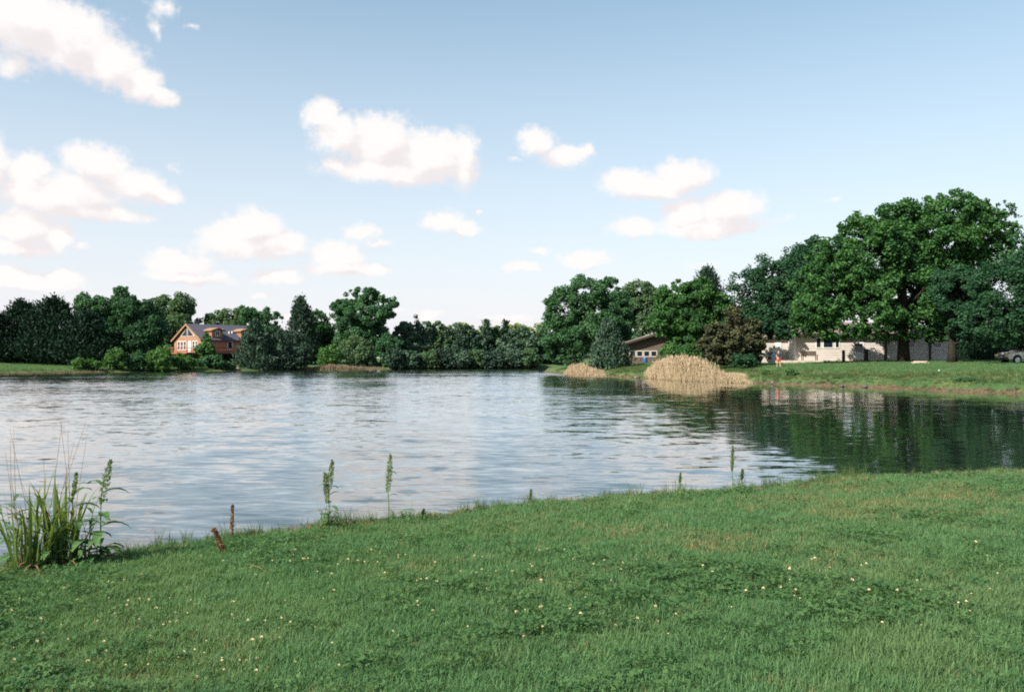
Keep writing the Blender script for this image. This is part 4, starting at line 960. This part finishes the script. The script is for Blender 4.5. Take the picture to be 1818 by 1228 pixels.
# ------------------------------------------------------------------ grass stuff, instanced tufts
def tuft_mesh(name, kind, seed):
    r = np.random.default_rng(seed); V, Fc, T = [], [], []
    def blade(x, y, h, wd, a, lean, tint):
        b = len(V); ca, sa = math.cos(a), math.sin(a)
        for t, ww in ((0, 1), (.5, .8), (1, .08)):
            off = lean * t * t * h; z = h * t * (1 - .25 * lean * t)
            cx, cy = x + ca * off, y + sa * off
            V.append((cx - sa * wd * ww / 2, cy + ca * wd * ww / 2, z)); V.append((cx + sa * wd * ww / 2, cy - ca * wd * ww / 2, z)); T.extend([tint, tint])
        Fc.append((b, b + 1, b + 3, b + 2)); Fc.append((b + 2, b + 3, b + 5, b + 4))
    if kind in ('grass', 'dry', 'tall'):
        n, R, h0, h1, wd = {'grass': (32, .085, .030, .070, .0055), 'dry': (22, .08, .03, .075, .005), 'tall': (26, .10, .12, .36, .008)}[kind]
        for i in range(n):
            q = R * math.sqrt(r.random()); a = r.uniform(0, 6.28)
            blade(q * math.cos(a), q * math.sin(a), r.uniform(h0, h1), wd * r.uniform(.7, 1.3), r.uniform(0, 6.28), r.uniform(.1, 1.0), r.uniform(0, 1))
    else:  # clover
        for i in range(24):
            q = .10 * math.sqrt(r.random()); a = r.uniform(0, 6.28); cx, cy, cz = q * math.cos(a), q * math.sin(a), r.uniform(.03, .075)
            rot = r.uniform(0, 2.1); s = r.uniform(.008, .013); tint = r.uniform(0, 1); tl = r.normal(size=2) * .35
            for k in range(3):
                aa = rot + k * 2.094; b = len(V)
                for (u, v) in ((.05, 0), (.6, .55), (1.15, .38), (1.15, -.38), (.6, -.55)):
                    lx = u * math.cos(aa) - v * math.sin(aa); ly = u * math.sin(aa) + v * math.cos(aa)
                    V.append((cx + s * lx, cy + s * ly, cz + s * (lx * tl[0] + ly * tl[1]) + s * .25 * abs(v))); T.append(tint)
                Fc.append((b, b + 1, b + 2, b + 3)); Fc.append((b, b + 3, b + 4, b + 4)[:3])
    me = bpy.data.meshes.new(name); me.from_pydata(V, [], Fc); me.update()
    at = me.attributes.new('tint', 'FLOAT', 'POINT'); at.data.foreach_set('value', np.array(T, np.float32)); return me
TCOL = bpy.data.collections.new('grass_tufts')
for i, kd in enumerate(('grass', 'grass', 'grass', 'clover', 'clover', 'dry', 'tall', 'tall')):
    me = tuft_mesh('tuft', kd, 40 + i); me.materials.append(L[kd])
    TCOL.objects.link(bpy.data.objects.new('tuft_%d' % i, me))
def gn_tree():
    ng = bpy.data.node_groups.new('scatter_tufts', 'GeometryNodeTree')
    ng.interface.new_socket('Geometry', in_out='INPUT', socket_type='NodeSocketGeometry'); ng.interface.new_socket('Geometry', in_out='OUTPUT', socket_type='NodeSocketGeometry')
    N = ng.nodes; gi = N.new('NodeGroupInput'); go = N.new('NodeGroupOutput')
    ci = N.new('GeometryNodeCollectionInfo'); ci.inputs[0].default_value = TCOL; ci.inputs[1].default_value = True; ci.inputs[2].default_value = True
    ip = N.new('GeometryNodeInstanceOnPoints'); ip.inputs['Pick Instance'].default_value = True
    def attr(nm, ty):
        n = N.new('GeometryNodeInputNamedAttribute'); n.data_type = ty; n.inputs[0].default_value = nm; return n.outputs[0]
    k = ng.links.new
    k(gi.outputs[0], ip.inputs['Points']); k(ci.outputs[0], ip.inputs['Instance'])
    k(attr('kind', 'INT'), ip.inputs['Instance Index']); k(attr('rot', 'FLOAT_VECTOR'), ip.inputs['Rotation']); k(attr('scl', 'FLOAT_VECTOR'), ip.inputs['Scale'])
    k(ip.outputs[0], go.inputs[0]); return ng
GN = gn_tree()
def scatter(name, label, xy, kind, scl, tilt=.12):
    z = hgt(xy[:, 0], xy[:, 1]); me = bpy.data.meshes.new(name)
    me.vertices.add(len(xy)); me.vertices.foreach_set('co', np.column_stack([xy, z - .004]).astype(np.float32).ravel())
    n = len(xy)
    a = me.attributes.new('kind', 'INT', 'POINT'); a.data.foreach_set('value', kind.astype(np.int32))
    a = me.attributes.new('rot', 'FLOAT_VECTOR', 'POINT'); a.data.foreach_set('vector', np.column_stack([rng.normal(0, tilt, n), rng.normal(0, tilt, n), rng.uniform(0, 6.28, n)]).astype(np.float32).ravel())
    a = me.attributes.new('scl', 'FLOAT_VECTOR', 'POINT'); a.data.foreach_set('vector', np.asarray(scl, np.float32).ravel())
    o = link(name, me, None); md = o.modifiers.new('tufts', 'NODES'); md.node_group = GN
    tag(o, label, 'grass', kind='stuff'); return o
def near_lawn():
    n = 200000; x = rng.uniform(-12, 20, n); y = rng.uniform(1.0, 23, n)
    vis = (np.abs(x) < 4.2 + .70 * y); s = sdf(x, y)
    dens = np.clip(1.35 - .055 * y, .35, 1.0)
    ok = vis & (s > .12) & (rng.random(n) < dens); x, y, s = x[ok], y[ok], s[ok]; n = len(x)
    cl = wob(x, y, .9, 3) + .6 * wob(x, y, 2.7, 5) + .35 * np.cos((y - 6.6) / 1.7) + rng.normal(size=n) * .6
    dr = wob(x, y, .7, 7) + .5 * wob(x, y, 3.1, 9) - .35 * np.cos((y - 6.8) / 1.5) + .02 * x + rng.normal(size=n) * .5
    kind = rng.integers(0, 3, n)
    kind = np.where((cl > .98) & (s > .9), rng.integers(3, 5, n), kind)
    kind = np.where((dr > .85) & (cl <= .98), 5, kind)
    sc = rng.uniform(.7, 1.25, n) * np.clip(.9 + .02 * y, 1, 1.3)
    edge = s < .9 + .4 * wob(x, y, 1.1, 4)
    tall = edge & (rng.random(n) < np.where(s < .6, .26, .10)); kind = np.where(tall, rng.integers(6, 8, n), kind)
    kind = np.where(edge & ~tall & (rng.random(n) < .30), 5, kind)
    keep = ~(edge & (wob(x, y, 1.9, 6) > -.05) & (rng.random(n) < .85))    # bare, littered patches by the water
    sc = np.where(tall, sc * rng.uniform(.25, .78, n), sc)
    x, y, kind, sc = x[keep], y[keep], kind[keep], sc[keep]
    hv = sc * rng.uniform(.8, 1.25, len(sc)) * (1 + .25 * wob(x, y, .5, 8))
    scatter('lawn_grass', 'mown lawn grass and clover in the foreground', np.column_stack([x, y]), kind, np.column_stack([sc, sc, hv]))
    print('near tufts', len(x))
near_lawn()
def shore_rushes():
    n = 2600; x = rng.uniform(-9, 14, n); y = rng.uniform(7, 21, n); s = sdf(x, y)
    ok = (s > -.28) & (s < .35) & (rng.random(n) < np.where(x < -2, .9, .4)); x, y = x[ok], y[ok]; n = len(x)
    w_ = rng.uniform(.2, .65, n)
    scatter('shore_rushes', 'thin rush stems standing at the near water edge', np.column_stack([x, y]), rng.integers(6, 8, n), np.column_stack([w_ * .6, w_ * .6, w_ * rng.uniform(.7, 1.3, n)]))
shore_rushes()
def far_lawn():
    n = 60000; x = rng.uniform(2, 62, n); y = rng.uniform(50, 128, n); s = sdf(x, y)
    ok = (s > .05) & (s < 32) & (x < .66 * y); x, y, s = x[ok], y[ok], s[ok]; n = len(x)
    rough = (s < 5.5 + 2.5 * wob(x, y, .35, 2))
    keep = rough | (rng.random(n) < .7); 
    bare = rough & (wob(x, y, .8, 5) + .5 * wob(x, y, 2.3, 3) > .5) & (rng.random(n) < .8); keep &= ~bare
    x, y, s, rough = x[keep], y[keep], s[keep], rough[keep]; n = len(x)
    kind = np.where(rough & (rng.random(n) < .75), rng.integers(6, 8, n), rng.integers(0, 3, n))
    kind = np.where(rng.random(n) < np.where(rough, .16, .04), 5, kind)
    sc = np.where(kind >= 6, rng.uniform(1.0, 2.0, n) * (.65 + .4 * (wob(x, y, .6, 9) > .1)), rng.uniform(2.2, 3.4, n))
    sc = np.where(kind == 5, rng.uniform(2.5, 4.2, n), sc)
    hv = np.where(kind >= 6, sc * rng.uniform(.55, .95, n), sc * .8)
    scatter('bank_grass', 'rough grass and weeds on the right bank and lawn', np.column_stack([x, y]), kind, np.column_stack([sc, sc, hv]))
    print('far tufts', n)
far_lawn()
def left_lawn():
    n = 9000; x = rng.uniform(-120, -50, n); y = rng.uniform(105, 165, n); s = sdf(x, y)
    ok = (s > .2) & (s < 26); x, y, s = x[ok], y[ok], s[ok]; n = len(x)
    rough = s < 3; kind = np.where(rough, rng.integers(6, 8, n), rng.integers(0, 3, n)); sc = np.where(rough, rng.uniform(1.6, 2.6, n), rng.uniform(3, 5, n))
    scatter('far_bank_grass', 'grass on the far left lawn and its bank', np.column_stack([x, y]), kind, np.column_stack([sc, sc, sc * .7]))
left_lawn()
def litter():
    n = 11000; x = rng.uniform(-9, 14, n); y = rng.uniform(7, 21, n); s = sdf(x, y)
    pat = wob(x, y, 1.9, 6) + .4 * wob(x, y, 4.3, 1)
    ok = (s > .08) & (s < 1.5) & (pat > -.1); x, y = x[ok], y[ok]; n = len(x)
    z = hgt(x, y) + rng.uniform(.008, .035, n); ln = rng.uniform(.03, .11, n)
    o = link('leaf_litter', leaf_mesh('leaf_litter', np.stack([x, y, z], 1), rng.normal(size=(n, 3)) * [1, 1, .25], rng.normal(size=(n, 3)) * .3 + [0, 0, 1], ln, ln * rng.uniform(.35, .7, n), rng.random(n)), None, L['dead'])
    tag(o, 'brown dead leaves and bits washed up along the near water edge', 'leaf litter', kind='stuff')
litter()

# ------------------------------------------------------------------ plants on the near shore
def gpos(px, py):
    """point of the near ground seen at a photo position"""
    d = 5.0
    for i in range(9):
        z = hz1(atx(px, d), d); d2 = F * (CAMZ - z) / max(py - HZ, 1); d += .85 * (d2 - d)
    return Vector((atx(px, d), d, hz1(atx(px, d), d)))
def blade_data(name, ln, wd, arch, droop=0.0, n=7, seed=0, keel=.25):
    """a long strap leaf rising along +z and arching towards +x"""
    V, Fc, T = [], [], []
    ang = 0.0; x = z = 0.0; st = ln / (n - 1)
    for i in range(n):
        t = i / (n - 1); w_ = wd * (math.sin(math.pi * min(1, .25 + .75 * t)) ** .8 if t < 1 else 0) + .0006
        nx_, nz_ = math.cos(ang), -math.sin(ang)
        V += [(x, -w_ / 2, z), (x - keel * w_ * nx_ * .5, 0, z - keel * w_ * nz_ * .5), (x, w_ / 2, z)]; T += [.2 + .6 * t, .35 + .6 * t, .2 + .6 * t]
        x += st * math.sin(ang); z += st * math.cos(ang); ang += (arch * (.4 + 1.2 * t) + droop * t * t * 2) / (n - 1)
    for i in range(n - 1):
        b = i * 3; Fc += [(b, b + 1, b + 4, b + 3), (b + 1, b + 2, b + 5, b + 4)]
    me = bpy.data.meshes.new(name); me.from_pydata(V, [], Fc); me.update()
    at = me.attributes.new('tint', 'FLOAT', 'POINT'); at.data.foreach_set('value', np.array(T, np.float32))
    me.polygons.foreach_set('use_smooth', np.ones(len(me.polygons), dtype=bool)); return me
def leaf_data(name, ln, wd, seed):
    r = random.Random(seed); V, Fc, T = [], [], []; n = 6; ang = .9; x = z = 0
    for i in range(n):
        t = i / (n - 1); w_ = wd * math.sin(math.pi * (.08 + .92 * t)) ** .7 if t < 1 else .001
        V += [(x, -w_ / 2, z + .15 * w_), (x, 0, z), (x, w_ / 2, z + .15 * w_ + r.uniform(-.1, .1) * w_)]; T += [.3 + .4 * t] * 3
        x += ln / (n - 1) * math.sin(ang); z += ln / (n - 1) * math.cos(ang); ang += .28
    for i in range(n - 1):
        b = i * 3; Fc += [(b, b + 1, b + 4, b + 3), (b + 1, b + 2, b + 5, b + 4)]
    me = bpy.data.meshes.new(name); me.from_pydata(V, [], Fc); me.update()
    at = me.attributes.new('tint', 'FLOAT', 'POINT'); at.data.foreach_set('value', np.array(T, np.float32))
    me.polygons.foreach_set('use_smooth', np.ones(len(me.polygons), dtype=bool)); return me
BLADES = [blade_data('blade', 1.0, w_, a, dr) for w_, a, dr in ((.034, .25, .2), (.030, .55, .9), (.036, .15, .1), (.030, .9, 1.8), (.027, .4, 1.6), (.030, 1.2, 2.1))]
WLEAF = [leaf_data('leaf', .18, .048, 1), leaf_data('leaf', .13, .036, 2), leaf_data('leaf', .23, .060, 3)]
for m_ in BLADES: m_.materials.append(L['cane'])
for m_ in WLEAF: m_.materials.append(L['weed'])
def put_leaf(me, name, parent, loc, rz, s, tilt=0.0):
    o = bpy.data.objects.new(name, me); COL.objects.link(o); o.parent = parent
    o.location = loc; o.rotation_euler = (0, tilt, rz); o.scale = (s, s, s); return o
def tassel(parent, base, top, r0, n, mat, name='seed_head'):
    base, top = np.array(base), np.array(top); ax = top - base
    t = rng.uniform(0, 1, n) ** .9; wd = r0 * np.sin(math.pi * (.15 + .8 * t)) ** .7
    a = rng.uniform(0, 6.28, n); q = rng.uniform(.3, 1, n)
    P = base + ax * t[:, None] + np.stack([np.cos(a) * wd * q, np.sin(a) * wd * q, np.zeros(n)], 1)
    A = np.stack([np.cos(a) * .5, np.sin(a) * .5, np.full(n, .8)], 1) + rng.normal(size=(n, 3)) * .25
    s = rng.uniform(.016, .036, n)
    return link(name, leaf_mesh(name, P, A, rng.normal(size=(n, 3)), s, s * .5, rng.random(n)), parent, mat)
def grass_clump(label, px, py, top, wpx, nb, ns, group=None, leanx=0.0):
    g = gpos(px, py); k = g.y / F; t = empty('tall_grass_clump', g); tag(t, label, 'grass clump', group)
    H = (py - top) * k; R = wpx * .5 * k
    for i in range(nb):
        a = rng.uniform(0, 6.28); q = R * .6 * math.sqrt(rng.random()); ln = H * rng.uniform(.35, 1.15)
        o = put_leaf(BLADES[int(rng.integers(len(BLADES)))], 'blade', t, (q * math.cos(a), q * math.sin(a), -.02), rng.uniform(0, 6.28) if rng.random() < .6 else a, ln, rng.uniform(-.16, .38))
        o.scale = (ln, min(ln, 1.2), ln)
    for i in range(ns):
        a = rng.uniform(0, 6.28); q = R * .5; x, y = q * math.cos(a), q * math.sin(a); h = H * rng.uniform(1.15, 1.6)
        lx, ly = rng.normal(0, .10), rng.normal(0, .06)
        MB().tube([(x * .5, y * .5, 0), (x + lx * h * .4, y + ly * h * .4, h * .5), (x + lx * h, y + ly * h, h)], [.0035, .003, .0015], 4).build('seed_stalk', M['stemb'], t)
    for i in range(10):   # withered leaves at the foot
        a = rng.uniform(0, 6.28); o = put_leaf(DRYB, 'dead_blade', t, (R * .3 * math.cos(a), R * .3 * math.sin(a), .03), a, H * rng.uniform(.2, .4), 1.0)
    return t
DRYB = blade_data('dead_blade', 1.0, .05, 1.6, 1.0); DRYB.materials.append(L['dead'])
GP = 'tall plants on the near shore'
grass_clump('leafy tall grass clump leaning left, at the left picture edge', 55, 1012, 842, 110, 58, 6, GP)
grass_clump('dense tall grass clump with thick blades, right half of the left clump', 108, 1005, 838, 100, 66, 5, GP)
grass_clump('low loose grass clump between the dense clump and the drooping weed', 148, 998, 905, 60, 26, 1, GP)
def weed(label, px, py, top, nl, heads, low=.1, lean=0.0, leafsize=1.0, bushy=0, name='tall_weed', headmat='seed', bare=0.0):
    """upright dock or ragweed: stem, leaves, seed heads"""
    g = gpos(px, py); k = g.y / F; H = (py - top) * k; t = empty(name, g); tag(t, label, 'weed', GP)
    f = lambda u: Vector((lean * H * u * u + .012 * math.sin(7 * u), .01 * math.cos(5 * u), H * u))
    MB().tube([tuple(f(u)) for u in np.linspace(0, .97, 7)], [.008, .0075, .007, .006, .005, .004, .002], 6).build('stem', M['stemg'], t, smooth=True)
    for i in range(nl):
        u = max(bare, low + (.80 - low) * (i + rng.uniform(0, .7)) / nl); p = f(u)
        put_leaf(WLEAF[i % 3], 'leaf', t, tuple(p), i * 2.4 + rng.uniform(-.4, .4), leafsize * (1.25 - .6 * u) * rng.uniform(.8, 1.2), rng.uniform(-.2, .35))
    for (u0, u1, dx, r0) in heads:
        a, b = f(u0), f(min(u1, 1)); a.x += dx * .3 * k * 10; b.x += dx * k * 10
        tassel(t, tuple(a), tuple(b), r0 * 1.35, int(380 * (u1 - u0) / .4), L[headmat])
    if bushy:
        for i in range(bushy):
            a = i * 2.4; h = H * rng.uniform(.12, .28); p = Vector((math.cos(a) * .05, math.sin(a) * .05, 0))
            MB().tube([tuple(p * .2), tuple(p * 1.5 + Vector((0, 0, h)))], [.005, .002], 5).build('side_stem', M['stemg'], t)
            for q in range(4): put_leaf(WLEAF[q % 3], 'leaf', t, tuple(p * (.3 + .3 * q) + Vector((0, 0, h * (.3 + .22 * q)))), a + q * 2.1, leafsize * .8, .2)
    return t
weed('tall weed with drooping leaves and pointed green head, right of the grass clump', 178, 1000, 815, 10, [(.60, 1.0, .35, .035)], .12, .08, 1.7, 3)
weed('leafy stalk rising out of the left grass clump, left one', 40, 1008, 850, 12, [], .2, -.12, 1.3, 2)
weed('leafy stalk with narrow green top out of the middle of the left grass clump', 132, 1002, 838, 12, [(.75, 1.0, .1, .02)], .2, .02, 1.3, 2)
weed('leafy stalk leaning left at the very left picture edge', 22, 1006, 872, 11, [], .2, -.2, 1.2, 3)
weed('short leafy stalk at the foot of the dense grass clump', 92, 1010, 890, 12, [], .15, .1, 1.2, 4)
weed('curling leafy stalk just left of the drooping weed', 158, 1002, 878, 10, [], .2, .15, 1.4, 3)
weed('bushy tall weed with leafy foot and two green seed spikes on the shore', 583, 940, 812, 16, [(.55, .97, .1, .035), (.38, .80, -.9, .030)], .08, .05, .85, 6)
weed('slender tall weed with one green seed spike and bare lower stem', 689, 932, 806, 6, [(.48, 1.0, .1, .034)], .36, .02, .75, 0, bare=.33)
weed('short dark leafy weed just right of the slender tall weed', 716, 926, 902, 9, [], .1, 0, .9, 4)
weed('slender weed with pale spike in front of the rippled water, centre right', 1299, 880, 790, 4, [(.50, 1.0, .05, .022)], .1, 0, .8, 0)
weed('stubby leafy weed close right of the pale spiked weed', 1317, 878, 832, 10, [(.6, 1.0, 0, .02)], .1, 0, .65, 3)
weed('thin spiked shoot on the shore at the picture centre', 942, 903, 868, 5, [(.5, 1.0, 0, .014)], .1, 0, .5, 0)
weed('small leafy shoot between slender weed and picture centre', 752, 924, 903, 6, [(.6, 1, 0, .012)], .1, 0, .6, 2)
weed('faint thin spiked weed left of the pale spiked weed', 1207, 882, 838, 4, [(.6, 1.0, 0, .014)], .1, 0, .5, 0)
def dead_stalk(label, px, py, top, lean, r0):
    g = gpos(px, py); k = g.y / F; H = (py - top) * k; t = empty('dry_stalk', g); tag(t, label, 'dry weed', GP)
    f = lambda u: (lean * H * u, 0, H * u)
    MB().tube([f(0), f(.5), f(.98)], [.012, .010, .006], 6).build('stem', M['stemb'], t)
    tassel(t, f(.08), f(.85), r0, 300, L['dead']); tassel(t, f(.82), f(1.05), r0 * .9, 120, L['dead'], 'seed_head')
dead_stalk('upright brown dried seed stalk at the water edge', 413, 956, 898, .02, .028)
dead_stalk('short leaning brown dried stalk beside the upright one', 400, 982, 938, -.42, .045)
# straw lying on the lawn
a, b = gpos(442, 1008), gpos(482, 1026)
o = MB().tube([(0, 0, .05), tuple((b - a) * .5 + Vector((0, 0, .065))), tuple(b - a + Vector((0, 0, .045)))], [.006, .006, .004], 6).build('straw_stem', L['dry'], None)
o.location = a; tag(o, 'pale thin straw lying on the foreground lawn, left', 'straw')
# clover flowers, one by one where the photo shows them
CF = [(88, 1034), (24, 1083), (39, 1061), (52, 1096), (140, 1065), (195, 1031), (222, 1029), (196, 1060), (228, 1075), (230, 1065), (250, 1060), (268, 1066), (280, 1081), (304, 1065), (348, 1074), (335, 1089), (250, 1098), (293, 1110), (255, 1018), (358, 987), (398, 996), (416, 1068), (414, 1094), (442, 1103), (473, 1102), (501, 1097), (517, 1105), (565, 1014), (485, 993), (540, 992), (548, 992), (70, 1137), (188, 1141), (270, 1155), (396, 1171), (457, 1187), (450, 1138), (466, 1132), (30, 1173), (354, 1197), (522, 983), (526, 975), (541, 992), (648, 998), (636, 995), (660, 977), (672, 998), (684, 1017), (619, 992), (708, 984), (720, 983), (774, 998), (843, 987), (856, 988), (748, 1031), (758, 1030), (776, 1033), (724, 1047), (594, 1048), (845, 1017), (855, 1012), (881, 1013), (910, 1012), (945, 1004), (942, 1001), (958, 980), (980, 977), (960, 1030), (971, 977), (1017, 993), (1053, 1003), (1401, 1007), (1400, 1009), (1440, 993), (1445, 992), (1536, 1000), (1511, 1030), (1626, 1030), (1768, 1016), (1712, 1066), (1354, 1045), (1385, 1044), (1323, 1051), (1540, 1045), (1030, 1090), (960, 1077), (917, 1086), (1002, 980), (963, 1113), (930, 1128), (1163, 1073), (590, 1020), (601, 1000), (516, 996), (330, 1155), (160, 1172), (76, 1098), (118, 1043), (176, 1104), (1247, 1002), (1105, 1003), (1750, 985), (1730, 967), (1590, 1046), (1632, 1046)]
CF += [(int(rng.uniform(10, 640)), int(rng.uniform(1005, 1190))) for _ in range(45)] + [(int(rng.uniform(640, 1800)), int(rng.uniform(985, 1130))) for _ in range(40)]
def clover_head():
    n = 26; d = sph(n); d[:, 2] = np.abs(d[:, 2]) * .9 - .25; d = unit(d)
    return leaf_mesh('flower_head', d * .0085, d + [0, 0, .3], rng.normal(size=(n, 3)), np.full(n, .014), np.full(n, .008), rng.random(n))
CH_ME = clover_head(); CH_ME.materials.append(M['petal'])
CS_ME = MB().tube([(0, 0, 0), (.003, 0, .5), (0, 0, 1)], [.0018, .0016, .0014], 4).mesh('stem'); CS_ME.materials.append(M['stemg'])
for i, (px, py) in enumerate(CF):
    h = rng.uniform(.085, .125); g = gpos(px, py + 1)
    d = g.y * (CAMZ - g.z - h) / (CAMZ - g.z); x = g.x * d / g.y; z = hz1(x, d)
    t = empty('clover_flower', (x, d, z), rng.uniform(0, 6)); tag(t, 'small whitish clover flower head in the foreground lawn', 'flower', 'clover flowers in the lawn')
    o = link('flower_head', CH_ME, t); o.location = (0, 0, h); s = rng.uniform(.55, 1.0) if i < 105 else rng.uniform(.4, .7); o.scale = (s, s, s)
    o = link('stem', CS_ME, t); o.scale = (1, 1, h)
